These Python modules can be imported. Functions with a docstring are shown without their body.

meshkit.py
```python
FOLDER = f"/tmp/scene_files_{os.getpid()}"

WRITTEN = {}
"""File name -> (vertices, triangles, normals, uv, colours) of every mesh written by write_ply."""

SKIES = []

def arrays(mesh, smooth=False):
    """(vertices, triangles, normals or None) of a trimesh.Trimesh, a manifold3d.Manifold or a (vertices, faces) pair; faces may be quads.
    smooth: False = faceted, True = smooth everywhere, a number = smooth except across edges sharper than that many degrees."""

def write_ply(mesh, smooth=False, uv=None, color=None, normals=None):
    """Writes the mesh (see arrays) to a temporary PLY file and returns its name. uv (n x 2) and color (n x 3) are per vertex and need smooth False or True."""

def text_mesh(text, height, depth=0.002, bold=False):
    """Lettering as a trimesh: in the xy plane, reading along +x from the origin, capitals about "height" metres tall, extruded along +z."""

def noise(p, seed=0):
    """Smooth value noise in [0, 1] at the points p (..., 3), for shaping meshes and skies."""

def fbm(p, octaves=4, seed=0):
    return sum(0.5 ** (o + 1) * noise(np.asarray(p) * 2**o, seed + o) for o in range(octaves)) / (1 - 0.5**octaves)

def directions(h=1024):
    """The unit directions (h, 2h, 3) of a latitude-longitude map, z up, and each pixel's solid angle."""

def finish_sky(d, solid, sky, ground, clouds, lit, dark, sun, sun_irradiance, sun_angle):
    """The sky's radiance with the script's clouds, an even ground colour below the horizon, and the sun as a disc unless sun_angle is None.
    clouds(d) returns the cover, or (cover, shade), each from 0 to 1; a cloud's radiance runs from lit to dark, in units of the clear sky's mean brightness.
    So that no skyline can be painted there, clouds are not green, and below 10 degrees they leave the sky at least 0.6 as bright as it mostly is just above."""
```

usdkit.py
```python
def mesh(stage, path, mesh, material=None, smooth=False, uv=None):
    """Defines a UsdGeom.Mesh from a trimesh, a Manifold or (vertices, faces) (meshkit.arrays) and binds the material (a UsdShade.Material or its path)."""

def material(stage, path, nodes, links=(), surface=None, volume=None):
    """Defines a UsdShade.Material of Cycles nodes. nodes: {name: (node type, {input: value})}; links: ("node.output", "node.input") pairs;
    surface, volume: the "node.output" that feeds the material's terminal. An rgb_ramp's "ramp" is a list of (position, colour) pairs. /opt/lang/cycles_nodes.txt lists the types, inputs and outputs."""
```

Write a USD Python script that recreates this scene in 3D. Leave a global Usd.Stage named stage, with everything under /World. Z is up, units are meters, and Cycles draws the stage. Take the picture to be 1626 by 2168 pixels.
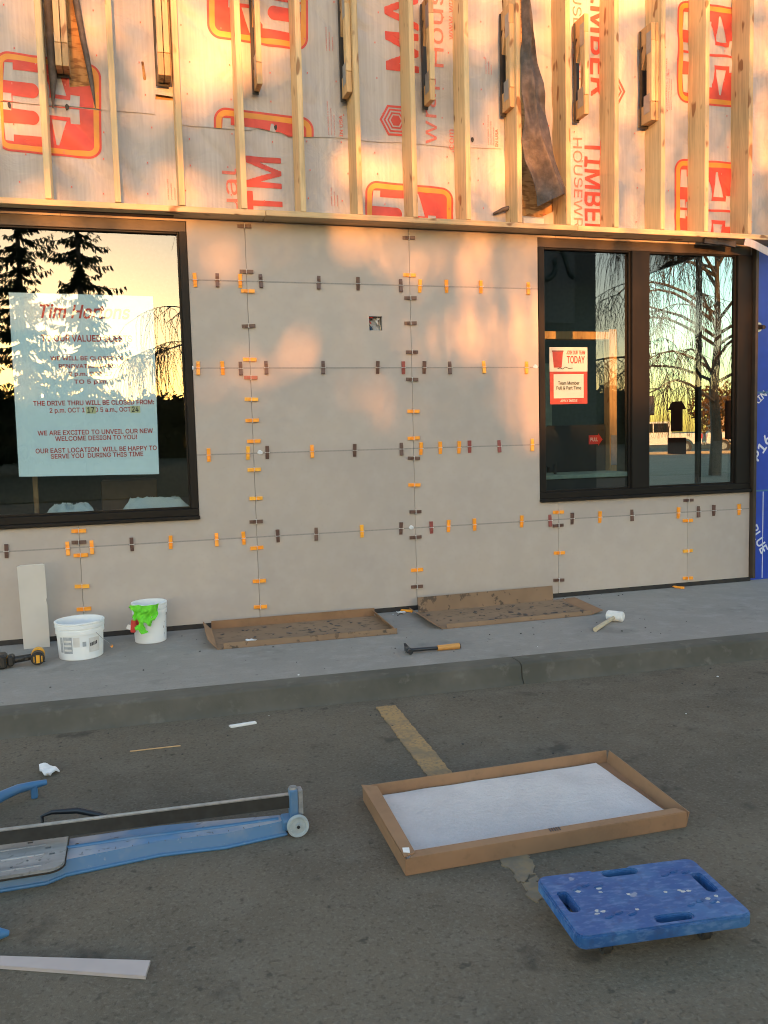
import math, random
import numpy as np, trimesh, usdkit, meshkit
from pxr import Usd, UsdGeom, UsdLux, UsdShade, Gf, Sdf
from shapely.geometry import Polygon, LineString, Point, box as sbox
from shapely import affinity
from shapely.ops import unary_union
import manifold3d as m3

stage = Usd.Stage.CreateInMemory()
UsdGeom.SetStageUpAxis(stage, UsdGeom.Tokens.z)
UsdGeom.SetStageMetersPerUnit(stage, 1.0)
UsdGeom.Xform.Define(stage, '/World')
UsdGeom.Scope.Define(stage, '/World/Looks')
rnd = random.Random(7)
nrng = np.random.default_rng(11)

# ------------------------------------------------------------------ camera, sky, sun, exposure
EXPOSURE = 2.9
SKY = 0.15
SUN = 0.66
SUN_COLOR = (1.0, 0.345, 0.075)
SUN_DIR = np.array([-0.087, -0.9945, 0.0538]); SUN_DIR /= np.linalg.norm(SUN_DIR)

cam = UsdGeom.Camera.Define(stage, '/World/camera')
CP = (0.3724, -6.0675, 1.2893); yaw, pitch, roll, FPX = 0.28576, -0.087794, -0.026297, 1797.2
fw = np.array([math.sin(yaw) * math.cos(pitch), math.cos(yaw) * math.cos(pitch), math.sin(pitch)])
rt = np.cross(fw, [0, 0, 1]); rt /= np.linalg.norm(rt); up = np.cross(rt, fw)
rt, up = math.cos(roll) * rt + math.sin(roll) * up, -math.sin(roll) * rt + math.cos(roll) * up
M4 = Gf.Matrix4d(*rt, 0, *up, 0, *(-fw), 0, *CP, 1)
cam.AddTransformOp().Set(M4)
cam.CreateHorizontalApertureAttr(36.0); cam.CreateVerticalApertureAttr(48.0)
cam.CreateFocalLengthAttr(36.0 * FPX / 1626.0)
cam.CreateClippingRangeAttr(Gf.Vec2f(0.05, 2000.0))
cam.CreateExposureAttr(EXPOSURE)

dome = UsdLux.DomeLight.Define(stage, '/World/sky')
dome.GetPrim().SetCustomDataByKey('kind', 'structure')
skym = usdkit.material(stage, '/World/Looks/sky_look', {
    's': ('sky_texture', {'sky_type': 'single_scattering', 'sun_disc': False, 'sun_elevation': math.asin(SUN_DIR[2]),
                          'sun_rotation': math.atan2(SUN_DIR[0], SUN_DIR[1]), 'altitude': 600.0, 'air_density': 1.0,
                          'aerosol_density': 0.95, 'ozone_density': 1.15}),
    'b': ('background_shader', {'strength': SKY})}, [('s.color', 'b.color')], surface='b.background')
UsdShade.MaterialBindingAPI.Apply(dome.GetPrim()).Bind(skym)

sun = UsdLux.DistantLight.Define(stage, '/World/sun')
sun.CreateIntensityAttr(SUN); sun.CreateAngleAttr(0.42); sun.CreateNormalizeAttr(True)
sun.CreateColorAttr(Gf.Vec3f(*SUN_COLOR))
zz = SUN_DIR; xx = np.cross([0, 0, 1], zz); xx /= np.linalg.norm(xx); yy = np.cross(zz, xx)
sun.AddTransformOp().Set(Gf.Matrix4d(*xx, 0, *yy, 0, *zz, 0, 0, -50, 30, 1))

# ------------------------------------------------------------------ helpers
used = {}
def numbered(parent, name):
    k = (parent, name); n = used.get(k, -1) + 1; used[k] = n
    return name if n == 0 else f'{name}_{n:03d}'
def path_of(parent): return '/World' if parent is None else str(parent.GetPath())
def tag(prim, label=None, cat=None, group=None, kind=None):
    p = prim.GetPrim() if hasattr(prim, 'GetPrim') else prim
    for k, v in (('label', label), ('category', cat), ('group', group), ('kind', kind)):
        if v: p.SetCustomDataByKey(k, v)
    return p
def thing(name, label=None, cat=None, loc=(0, 0, 0), rotz=0, group=None, kind=None, rot=None):
    x = UsdGeom.Xform.Define(stage, '/World/' + numbered('/World', name))
    x.AddTranslateOp().Set(Gf.Vec3d(*loc))
    if rotz: x.AddRotateZOp().Set(math.degrees(rotz))
    if rot: x.AddRotateXYZOp().Set(Gf.Vec3f(*rot))
    return tag(x, label, cat, group, kind)
def obj(name, mesh, mat, parent=None, smooth=False, label=None, cat=None, group=None, kind=None):
    pp = path_of(parent)
    m = usdkit.mesh(stage, f'{pp}/{numbered(pp, name)}', mesh, mat, smooth=smooth)
    return tag(m, label, cat, group, kind)
def grp(name, parent):
    pp = path_of(parent)
    return UsdGeom.Xform.Define(stage, f'{pp}/{numbered(pp, name)}').GetPrim()
def cat_(ms): return trimesh.util.concatenate([m for m in ms if m is not None and len(m.faces)])
def bx(x0, x1, y0, y1, z0, z1):
    m = trimesh.creation.box((x1 - x0, y1 - y0, z1 - z0)); m.apply_translation(((x0 + x1) / 2, (y0 + y1) / 2, (z0 + z1) / 2)); return m
def cb(x0, x1, y0, y1, z0, z1, b=0.003):
    """a box with small chamfers on every edge"""
    pts = []
    for i, xv in enumerate((x0, x1)):
        for j, yv in enumerate((y0, y1)):
            for k, zv in enumerate((z0, z1)):
                sx, sy, sz = (b if i == 0 else -b), (b if j == 0 else -b), (b if k == 0 else -b)
                pts += [(xv, yv + sy, zv + sz), (xv + sx, yv, zv + sz), (xv + sx, yv + sy, zv)]
    return trimesh.convex.convex_hull(np.array(pts))
def cyl(p0, p1, r0, r1=None, n=20):
    r1 = r0 if r1 is None else r1
    p0, p1 = np.array(p0, float), np.array(p1, float); d = p1 - p0; L = np.linalg.norm(d)
    m = trimesh.creation.revolve([(0, 0), (r0, 0), (r1, L), (0, L)], sections=n)
    T = trimesh.geometry.align_vectors([0, 0, 1], d / L); T[:3, 3] = p0; m.apply_transform(T); return m
def lathe(prof, n=40, loc=(0, 0, 0)):
    m = trimesh.creation.revolve(prof, sections=n); m.apply_translation(loc); return m
def tube(pts, rad, n=6, cap=True):
    p = np.asarray(pts, float); r = np.broadcast_to(rad, (len(p),)).astype(float)
    t = np.gradient(p, axis=0); t /= np.linalg.norm(t, axis=1, keepdims=True) + 1e-12
    ref = np.array([0, 0, 1.0]) if abs(t[:, 2]).mean() < 0.8 else np.array([1.0, 0, 0])
    a = np.cross(t, ref); a /= np.linalg.norm(a, axis=1, keepdims=True) + 1e-12
    b = np.cross(t, a); ang = np.arange(n) * 2 * np.pi / n
    v = (p[:, None] + r[:, None, None] * (np.cos(ang)[None, :, None] * a[:, None] + np.sin(ang)[None, :, None] * b[:, None])).reshape(-1, 3)
    f = []
    for i in range(len(p) - 1):
        for j in range(n):
            k = (j + 1) % n; q = (i * n + j, i * n + k, (i + 1) * n + k, (i + 1) * n + j)
            f += [(q[0], q[2], q[1]), (q[0], q[3], q[2])]
    if cap:
        for j in range(1, n - 1):
            f.append((0, j, j + 1)); e = (len(p) - 1) * n; f.append((e, e + j + 1, e + j))
    m = trimesh.Trimesh(v, f, process=False); m.invert(); return m
def extr(poly, h):
    gs = getattr(poly, 'geoms', [poly])
    return cat_([trimesh.creation.extrude_polygon(g, h, engine='earcut') for g in gs if g.area > 1e-9])
def to_wall(m, y=0.0):
    """local x,y,z(depth) -> X, -y side, Z : stands the plate up facing the street, its back at y"""
    v = m.vertices; m = m.copy(); m.vertices = np.stack([v[:, 0], y - v[:, 2], v[:, 1]], 1); return m
def wallplate(poly, y_front, y_back):
    return to_wall(extr(poly, y_back - y_front), y_back)
def xf(m, loc=(0, 0, 0), rz=0, rx=0, ry=0, s=1.0):
    m = m.copy()
    if s != 1.0: m.apply_scale(s)
    for a, ax in ((rx, (1, 0, 0)), (ry, (0, 1, 0)), (rz, (0, 0, 1))):
        if a: m.apply_transform(trimesh.transformations.rotation_matrix(a, ax))
    m.apply_translation(loc); return m
def rrect(w, h, r, n=6):
    return sbox(-w / 2 + r, -h / 2 + r, w / 2 - r, h / 2 - r).buffer(r, quad_segs=n)
def txt(s, width=None, height=0.05, bold=True, depth=0.0012, shear=0.0):
    m = meshkit.text_mesh(s, height, depth, bold)
    w = m.bounds[1][0] - m.bounds[0][0]
    m.apply_translation((-m.bounds[0][0], 0, 0))
    if width: m.apply_scale((width / w, 1, 1))
    if shear: m.vertices[:, 0] += shear * m.vertices[:, 1]
    return m
def place_text(m, x, z, y, centre=False):
    m = m.copy()
    if centre: m.apply_translation((-(m.bounds[0][0] + m.bounds[1][0]) / 2, 0, 0))
    m = to_wall(m, 0); m.apply_translation((x, y, z)); return m
def noisy(m, amp, scale, seed=0):
    m = m.copy(); n = meshkit.fbm(m.vertices * scale, 3, seed) - 0.5
    m.vertices = m.vertices + m.vertex_normals * (amp * 2 * n)[:, None]; return m

# ------------------------------------------------------------------ materials
def mat(name, nodes, links, surface='p.BSDF', volume=None):
    return usdkit.material(stage, '/World/Looks/' + name, nodes, links, surface=surface, volume=volume)
def plain(name, col, rough=0.6, metal=0.0, var=0.12, scale=20.0, bump=0.0, bscale=200.0, spec=0.5):
    c0 = tuple(c * (1 - var) for c in col); c1 = tuple(min(1, c * (1 + var)) for c in col)
    nodes = {'g': ('texture_coordinate', {}), 'n': ('noise_texture', {'scale': scale, 'detail': 5.0, 'roughness': 0.6}),
             'r': ('rgb_ramp', {'ramp': [(0.3, c0), (0.7, c1)]}),
             'p': ('principled_bsdf', {'roughness': rough, 'metallic': metal, 'specular_ior_level': spec})}
    links = [('g.object', 'n.vector'), ('n.fac', 'r.fac'), ('r.color', 'p.base_color')]
    if bump:
        nodes['bn'] = ('noise_texture', {'scale': bscale, 'detail': 3.0}); nodes['b'] = ('bump', {'strength': bump, 'distance': 0.002})
        links += [('g.object', 'bn.vector'), ('bn.fac', 'b.height'), ('b.normal', 'p.normal')]
    return mat(name, nodes, links)
def layered(name, base, layers, rough=0.7, bump=None, metal=0.0, spec=0.5, vary=0.0):
    """base colour, then (scale, detail, lo, hi, colour, amount, stretch) noise masks mixed over it"""
    nodes = {'g': ('texture_coordinate', {}), 'c': ('color', {'value': base}), 'p': ('principled_bsdf', {'roughness': rough, 'metallic': metal, 'specular_ior_level': spec})}
    links = []; last = 'c.color'
    for i, (sc, det, lo, hi, col, amt, st) in enumerate(layers):
        nodes[f'm{i}'] = ('mapping', {'scale': st, 'location': (i * 3.7, i * 1.3, i * 2.1)})
        nodes[f'n{i}'] = ('noise_texture', {'scale': sc, 'detail': det, 'roughness': 0.6})
        nodes[f'r{i}'] = ('rgb_ramp', {'ramp': [(lo, (0, 0, 0)), (hi, (amt, amt, amt))]})
        nodes[f'x{i}'] = ('mix_color', {'blend_type': 'mix', 'b': col})
        nodes[f's{i}'] = ('separate_color', {})
        links += [('g.object', f'm{i}.vector'), (f'm{i}.vector', f'n{i}.vector'), (f'n{i}.fac', f'r{i}.fac'), (f'r{i}.color', f's{i}.color'),
                  (f's{i}.r', f'x{i}.fac'), (last, f'x{i}.a')]
        last = f'x{i}.result'
    if vary:
        nodes['oi'] = ('object_info', {}); nodes['vr'] = ('map_range', {'to_min': 1 - vary, 'to_max': 1 + vary}); nodes['hv'] = ('hsv', {})
        links += [('oi.random', 'vr.value'), ('vr.result', 'hv.value'), (last, 'hv.color')]; last = 'hv.color'
    links.append((last, 'p.base_color'))
    if bump:
        sc, st, di = bump
        nodes['bn'] = ('noise_texture', {'scale': sc, 'detail': 6.0, 'roughness': 0.65}); nodes['b'] = ('bump', {'strength': st, 'distance': di})
        links += [('g.object', 'bn.vector'), ('bn.fac', 'b.height'), ('b.normal', 'p.normal')]
    return mat(name, nodes, links)
ONE = (1, 1, 1)
def wood(name, col, st, dark):
    return layered(name, col, [(9, 4, .42, .62, tuple(c * .70 for c in col), .9, st), (40, 3, .5, .68, tuple(c * .6 for c in col), .6, st),
                               (1.4, 2, .4, .65, tuple(min(1, c * 1.12) for c in col), .6, ONE),
                               (13, 1, .66, .72, dark, .9, (1, 1, .45) if st[2] < .5 else (.45, 1, 1))], rough=.72, bump=(60, .25, .002), vary=.12)
pine_up = wood('pine_upright', (.60, .42, .23), (5, 5, .22), (.22, .10, .04))
pine_side = wood('pine_sideways', (.60, .42, .23), (.22, 5, 5), (.22, .10, .04))
truss_wood = wood('truss_wood', (.50, .31, .15), (5, 5, .25), (.16, .07, .03))
end_grain = layered('end_grain', (.36, .20, .09), [(60, 3, .4, .6, (.24, .12, .05), .7, ONE)], rough=.8)
osb = layered('osb_sheathing', (.42, .22, .08), [(14, 3, .4, .55, (.55, .33, .14), .9, (1, 1, .35)), (26, 2, .5, .6, (.24, .11, .04), .8, (.4, 1, 1.6))], rough=.75, bump=(40, .4, .003))
grey_ply = plain('nail_plate_steel', (.32, .33, .35), .45, .8)
tile_m = layered('tile_porcelain', (.395, .347, .310), [(1.6, 5, .35, .7, (.345, .308, .29), .8, ONE), (7, 5, .45, .7, (.42, .38, .36), .45, ONE),
                 (45, 3, .55, .75, (.33, .30, .28), .35, ONE)], rough=.55, bump=(300, .05, .001), spec=.35, vary=.045)
offcut_m = layered('tile_offcut', (.56, .54, .52), [(4, 5, .4, .7, (.50, .48, .46), .7, ONE)], rough=.5)
grout_v = plain('joint_dark', (.10, .095, .09), .9)  # dark grey of the narrow vertical joints
grout_h = plain('joint_thinset', (.255, .235, .225), .9, scale=60)
backer = plain('backer_board', (.16, .155, .15), .9)
bronze = plain('dark_bronze', (.007, .006, .0055), .5, 0.0, .2, 6, spec=.2)
sunlit_bronze = plain('sunlit_bronze', (.030, .020, .014), .5, 0.0, .25, 9)  # dark bronze made browner: sunlight on it is put into the colour
black = plain('black_membrane', (.012, .012, .014), .55, 0, .3, 30, .5, 60)
wrap_nodes = {'g': ('texture_coordinate', {}), 'mp': ('mapping', {'scale': (60, 60, 1.0)}), 'n': ('noise_texture', {'scale': 1.0, 'detail': 3.0}),
              'r': ('rgb_ramp', {'ramp': [(.3, (.385, .37, .385)), (.7, (.455, .44, .455))]}),
              'bn': ('noise_texture', {'scale': 3.2, 'detail': 4.0, 'roughness': .55, 'distortion': 1.6}), 'b': ('bump', {'strength': .5, 'distance': .03}),
              'p': ('principled_bsdf', {'roughness': .55, 'specular_ior_level': .4})}
wrap_m = mat('house_wrap_film', wrap_nodes, [('g.object', 'mp.vector'), ('mp.vector', 'n.vector'), ('n.fac', 'r.fac'), ('r.color', 'p.base_color'),
             ('g.object', 'bn.vector'), ('bn.fac', 'b.height'), ('b.normal', 'p.normal')])
red_ink = plain('red_ink', (.55, .065, .05), .6, 0, .18, 6)
thin_red = plain('faded_red_ink', (.62, .16, .13), .6, 0, .2, 40)
orange_ink = plain('orange_ink', (.62, .27, .04), .55, 0, .1, 8)
felt_m = layered('roofing_felt', (.055, .045, .042), [(18, 4, .4, .7, (.12, .10, .095), .8, ONE)], rough=.7, bump=(25, .5, .01))
blue_mem = plain('blue_membrane', (.004, .042, .36), .42, 0, .1, 12, .15, 40)
white_ink = plain('white_ink', (.55, .60, .72), .6)
paper = plain('sky_tinted_paper', (.56, .66, .70), .7, 0, .02)  # white paper; the blue of mirrored sky is mixed into its colour
poster_red = plain('poster_red', (.45, .05, .04), .6)
poster_dark = plain('poster_dark', (.05, .06, .06), .6)
paper2 = plain('pale_paper', (.62, .62, .60), .7, 0, .02)
note_yellow = plain('note_yellow', (.55, .52, .30), .7)
conc = layered('sidewalk_concrete', (.238, .226, .214), [(1.2, 6, .35, .68, (.185, .18, .176), .95, ONE), (9, 5, .50, .70, (.275, .268, .262), .6, ONE), (70, 3, .54, .68, (.16, .155, .15), .5, ONE), (90, 2, .45, .62, (.19, .185, .18), .45, (.06, 1, 1)), (2.6, 6, .60, .70, (.12, .118, .112), .6, ONE),
               (22, 2, .70, .78, (.09, .09, .09), .8, ONE), (180, 2, .55, .75, (.15, .15, .15), .5, ONE)], rough=.85, bump=(160, .35, .003))
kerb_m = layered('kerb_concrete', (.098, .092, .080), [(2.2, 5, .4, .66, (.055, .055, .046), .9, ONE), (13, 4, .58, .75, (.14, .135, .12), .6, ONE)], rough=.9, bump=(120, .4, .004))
asph = layered('asphalt', (.130, .111, .086), [(.8, 7, .38, .62, (.092, .081, .065), .95, ONE), (5, 6, .48, .66, (.140, .124, .101), .6, ONE),
               (85, 3, .52, .66, (.185, .167, .140), .4, ONE), (62, 3, .55, .68, (.048, .043, .036), .5, ONE), (4.2, 4, .62, .71, (.050, .046, .040), .7, ONE), (17, 3, .64, .71, (.046, .042, .037), .7, ONE)],
               rough=.92, bump=(75, .8, .006), spec=.15)
faint_line = layered('nearly_gone_paint', (.185, .138, .085), [(22, 5, .40, .58, (.125, .106, .082), .95, ONE), (75, .8, .5, .6, (.14, .13, .11), .3, ONE)], rough=.9)
line_m = layered('worn_yellow_paint', (.29, .188, .084), [(60, 5, .50, .66, (.11, .095, .075), .8, ONE), (6, 4, .50, .64, (.15, .118, .08), .85, ONE)], rough=.85, bump=(220, .5, .003))
card = layered('cardboard', (.245, .140, .078), [(5, 5, .4, .66, (.185, .104, .058), .8, ONE), (30, 3, .58, .7, (.17, .10, .055), .5, (1, .2, 1)), (130, 2, .5, .65, (.24, .14, .078), .5, ONE)], rough=.85)
card_dirty = layered('stained_cardboard', (.215, .14, .088), [(5, 4, .4, .7, (.18, .115, .07), .7, ONE), (15, 4, .575, .635, (.040, .032, .026), .85, (1, 1.6, 1)), (1.8, 3, .45, .65, (.16, .10, .062), .7, ONE)], rough=.85)
foam = layered('foam_sheet', (.55, .54, .55), [(2.5, 5, .38, .62, (.38, .37, .385), .7, ONE), (110, 4, .5, .7, (.52, .52, .55), .5, (1, .7, 1))], rough=.5, bump=(45, .9, .008))
bucket_m = plain('white_plastic', (.66, .70, .74), .38, 0, .04, 4)
print_grey = plain('grey_print', (.30, .33, .37), .5, 0, .25, 60)
print_black = plain('black_print', (.03, .03, .035), .5)
wire_m = plain('wire_steel', (.35, .35, .36), .4, .9)
green_rag = plain('green_cloth', (.13, .56, .03), .85, 0, .15, 40)
red_plastic = plain('red_plastic', (.50, .035, .03), .45)
orange_p = plain('orange_plastic', (.88, .33, .025), .42, 0, .05)
yellow_p = plain('amber_plastic', (.85, .41, .04), .42, 0, .05)
brown_p = plain('brown_plastic', (.105, .055, .045), .45, 0, .1)
dred_p = plain('dark_red_plastic', (.26, .06, .055), .45, 0, .1)
clip_m = plain('clip_white', (.55, .55, .55), .5)
thin_m = plain('thinset_dab', (.60, .62, .66), .8)
tool_black = plain('tool_black', (.014, .013, .012), .5, 0, .2, 60)
tool_yellow = plain('tool_yellow', (.62, .30, .02), .45)
handle_w = wood('handle_wood', (.50, .25, .07), (.3, 5, 5), (.25, .1, .03))
pale_handle = wood('pale_handle', (.42, .36, .26), (.3, 5, 5), (.25, .15, .08))
hammer_steel = plain('hammer_steel', (.035, .04, .048), .4, .6)
rubber_white = plain('white_rubber', (.62, .63, .64), .6)
dolly_m = layered('blue_dolly_plastic', (.009, .062, .205), [(6, 6, .46, .70, (.04, .13, .29), .8, ONE), (60, 3, .5, .66, (.17, .25, .42), .28, (.5, 1.3, 1)), (26, 4, .56, .66, (.02, .05, .15), .6, ONE),
                  (14, 3, .68, .72, (.30, .33, .38), .5, ONE)], rough=.5)
cut_blue = layered('cutter_blue_paint', (.036, .130, .275), [(6, 5, .52, .68, (.11, .165, .25), .6, ONE), (40, 3, .66, .74, (.20, .24, .28), .5, ONE)], rough=.45)
cut_dust = layered('cutter_dusty_paint', (.17, .22, .32), [(7, 6, .45, .60, (.27, .29, .34), .9, ONE), (30, 4, .58, .66, (.06, .075, .10), .8, (.6, 1, 1)), (4, 4, .52, .60, (.06, .17, .34), .8, ONE)], rough=.6)
alu = layered('dusty_aluminium', (.19, .20, .215), [(9, 5, .42, .62, (.32, .34, .36), .8, (.3, 1, 1)), (45, 3, .60, .70, (.08, .085, .09), .6, ONE)], rough=.45, metal=.3)
rail_m = plain('rail_steel', (.030, .032, .033), .45, .4, .3, 20)
rail_top = plain('rail_edge', (.36, .37, .38), .35, .7, .25, 30)  # pale steel: highlight along the rail top painted into the colour
wheel_m = plain('grey_wheel', (.27, .32, .35), .55)
scrap = plain('white_scrap', (.66, .66, .67), .6)
strip_m = plain('tile_strip', (.34, .31, .315), .5, 0, .05, 10)
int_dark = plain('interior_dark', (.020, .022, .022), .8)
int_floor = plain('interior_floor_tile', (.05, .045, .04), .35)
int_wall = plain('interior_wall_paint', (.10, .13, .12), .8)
pale_green = plain('pale_green_paint', (.22, .30, .26), .8)
sign_grey = plain('sign_grey', (.06, .058, .06), .6)
sign_green = plain('sign_green', (.012, .022, .018), .5)
amber_wood = wood('door_casing_wood', (.40, .27, .14), (5, 5, .22), (.22, .1, .04))
silver = plain('door_plate', (.45, .48, .50), .3, .6)
plastic_bag = mat('clear_bag', {'d': ('principled_bsdf', {'base_color': (.40, .48, .52), 'roughness': .25}), 't': ('transparent_bsdf', {}), 'm': ('mix_closure', {'fac': .35})}, [('d.BSDF', 'm.closure1'), ('t.BSDF', 'm.closure2')], surface='m.closure')
bark = layered('bark', (.055, .042, .033), [(14, 4, .4, .65, (.025, .02, .016), .8, (1, 1, .3))], rough=.9)
twig = plain('twig', (.040, .028, .020), .85)
lawn_m = layered('lawn', (.055, .055, .022), [(.5, 5, .35, .65, (.085, .070, .032), .8, ONE), (14, 4, .45, .7, (.03, .035, .014), .7, ONE)], rough=.95, bump=(60, .8, .03))
def leaf(name, col, t=0.25):
    return mat(name, {'i': ('geometry', {}), 'r': ('rgb_ramp', {'ramp': [(0, tuple(c * .6 for c in col)), (1, tuple(c * 1.35 for c in col))]}),
                      'd': ('diffuse_bsdf', {}), 't': ('translucent_bsdf', {}), 'm': ('mix_closure', {'fac': t})},
               [('i.random_per_island', 'r.fac'), ('r.color', 'd.color'), ('r.color', 't.color'), ('d.BSDF', 'm.closure1'), ('t.BSDF', 'm.closure2')], surface='m.closure')
needle = leaf('spruce_needles', (.030, .042, .022), .12)
hedge_leaf = leaf('treeline_leaves', (.075, .062, .036), .2)
autumn = leaf('autumn_shrub_leaves', (.20, .10, .03), .3)
def glass(name, ior, tint):
    return mat(name, {'q': ('geometry', {}), 'i': ('mix_float', {'a': ior, 'b': 1.0 / ior}), 'f': ('fresnel', {}), 't': ('transparent_bsdf', {'color': tint}), 'g': ('glossy_bsdf', {'roughness': 0.0, 'color': (1, 1, 1)}), 'm': ('mix_closure', {})},
               [('q.backfacing', 'i.fac'), ('i.result', 'f.IOR'), ('f.fac', 'm.fac'), ('t.BSDF', 'm.closure1'), ('g.BSDF', 'm.closure2')], surface='m.closure')
pane_m = glass('window_glass', 2.05, (.80, .90, .92))
car_glass = plain('vehicle_glass', (.01, .012, .014), .08)
truck_white = plain('truck_paint', (.55, .58, .60), .3)
rubber = plain('tyre_rubber', (.015, .015, .015), .8)
tail_red = plain('tail_lamp_red', (.55, .03, .02), .3)
chrome = plain('chrome', (.55, .55, .56), .2, .9)
house_w = plain('house_stucco', (.36, .26, .19), .85)
roof_m = plain('house_roof', (.13, .085, .06), .9)
kerb_far = plain('far_kerb', (.30, .25, .18), .9)

# ------------------------------------------------------------------ the setting
ROAD, WALK = -0.15, -0.03
obj('ground', bx(-400, 400, -400, 400, ROAD - .5, ROAD), asph, kind='structure')
# walk with a rolled kerb edge, in cast sections
kx = [-9.0, -3.2, 2.47, 8.1, 14.0]
def kerb_y(x): return -1.580 - 0.034 * x
walk = thing('sidewalk', kind='structure'); kerb = thing('kerb', kind='structure')
for i in range(len(kx) - 1):
    a, b = kx[i] + .003, kx[i + 1] - .003
    n = 24; xs = np.linspace(a, b, n)
    prof = [(0.14, WALK), (0.03, WALK - .001), (0.012, WALK - .006), (0.0, WALK - .018), (-.012, ROAD + .03), (-.03, ROAD + .008), (-.06, ROAD - .05), (0.14, ROAD - .05)]
    v, f = [], []
    for x in xs:
        for dy, z in prof:
            w = 0.006 * (meshkit.noise(np.array([x * 3, dy * 9, z * 9.0]), 3) - .5)
            v.append((x, kerb_y(x) + dy + (w if dy < .02 else 0), z + (w * .5 if dy < .02 and z < WALK - .003 else 0)))
    P = len(prof)
    for k in range(n - 1):
        for j in range(P):
            q = (k * P + j, (k + 1) * P + j, (k + 1) * P + (j + 1) % P, k * P + (j + 1) % P)
            f += [(q[0], q[1], q[2]), (q[0], q[2], q[3])]
    for j in range(1, P - 1):
        f.append((0, j, j + 1)); e = (n - 1) * P; f.append((e, e + j + 1, e + j))
    km = trimesh.Trimesh(v, f); km.fix_normals()
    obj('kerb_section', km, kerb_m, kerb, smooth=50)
sv = np.array([(x, y, z) for x in (-9.0, 14.0) for y in (kerb_y(x) + .142, .1) for z in (WALK - .1, WALK)])
obj('walk_slab', trimesh.convex.convex_hull(sv), conc, walk)
obj('lawn', bx(-120, 120, -75, -17, ROAD - .3, ROAD + .03), lawn_m, kind='structure')
# worn parking line: ragged edges, then only traces of paint further out
def ragged(pts, amp, sd):
    c = np.array(Polygon(pts).segmentize(.012).exterior.coords)[:-1]; q = np.column_stack([c * 55, np.zeros(len(c))])
    c = c + amp * (np.column_stack([meshkit.noise(q, sd), meshkit.noise(q, sd + 1)]) - .5) * 2
    return Polygon(c).buffer(0)
for seg, lm_, am in ((((1.553, -1.79), (1.662, -1.805), (1.615, -2.80), (1.505, -2.77)), line_m, .006),
                     (((1.50, -3.50), (1.59, -3.50), (1.575, -3.62), (1.50, -3.68)), faint_line, .02), (((1.50, -3.70), (1.56, -3.66), (1.55, -3.78), (1.49, -3.82)), faint_line, .02),
                     (((1.43, -4.40), (1.50, -4.36), (1.49, -4.52), (1.42, -4.55)), faint_line, .025), (((1.40, -4.58), (1.47, -4.60), (1.45, -4.75), (1.39, -4.72)), faint_line, .025)):
    rp = ragged(seg, am, 4)
    m = extr(rp, .004); m.apply_translation((0, 0, ROAD)); obj('parking_line', m, lm_, kind='structure')

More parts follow.
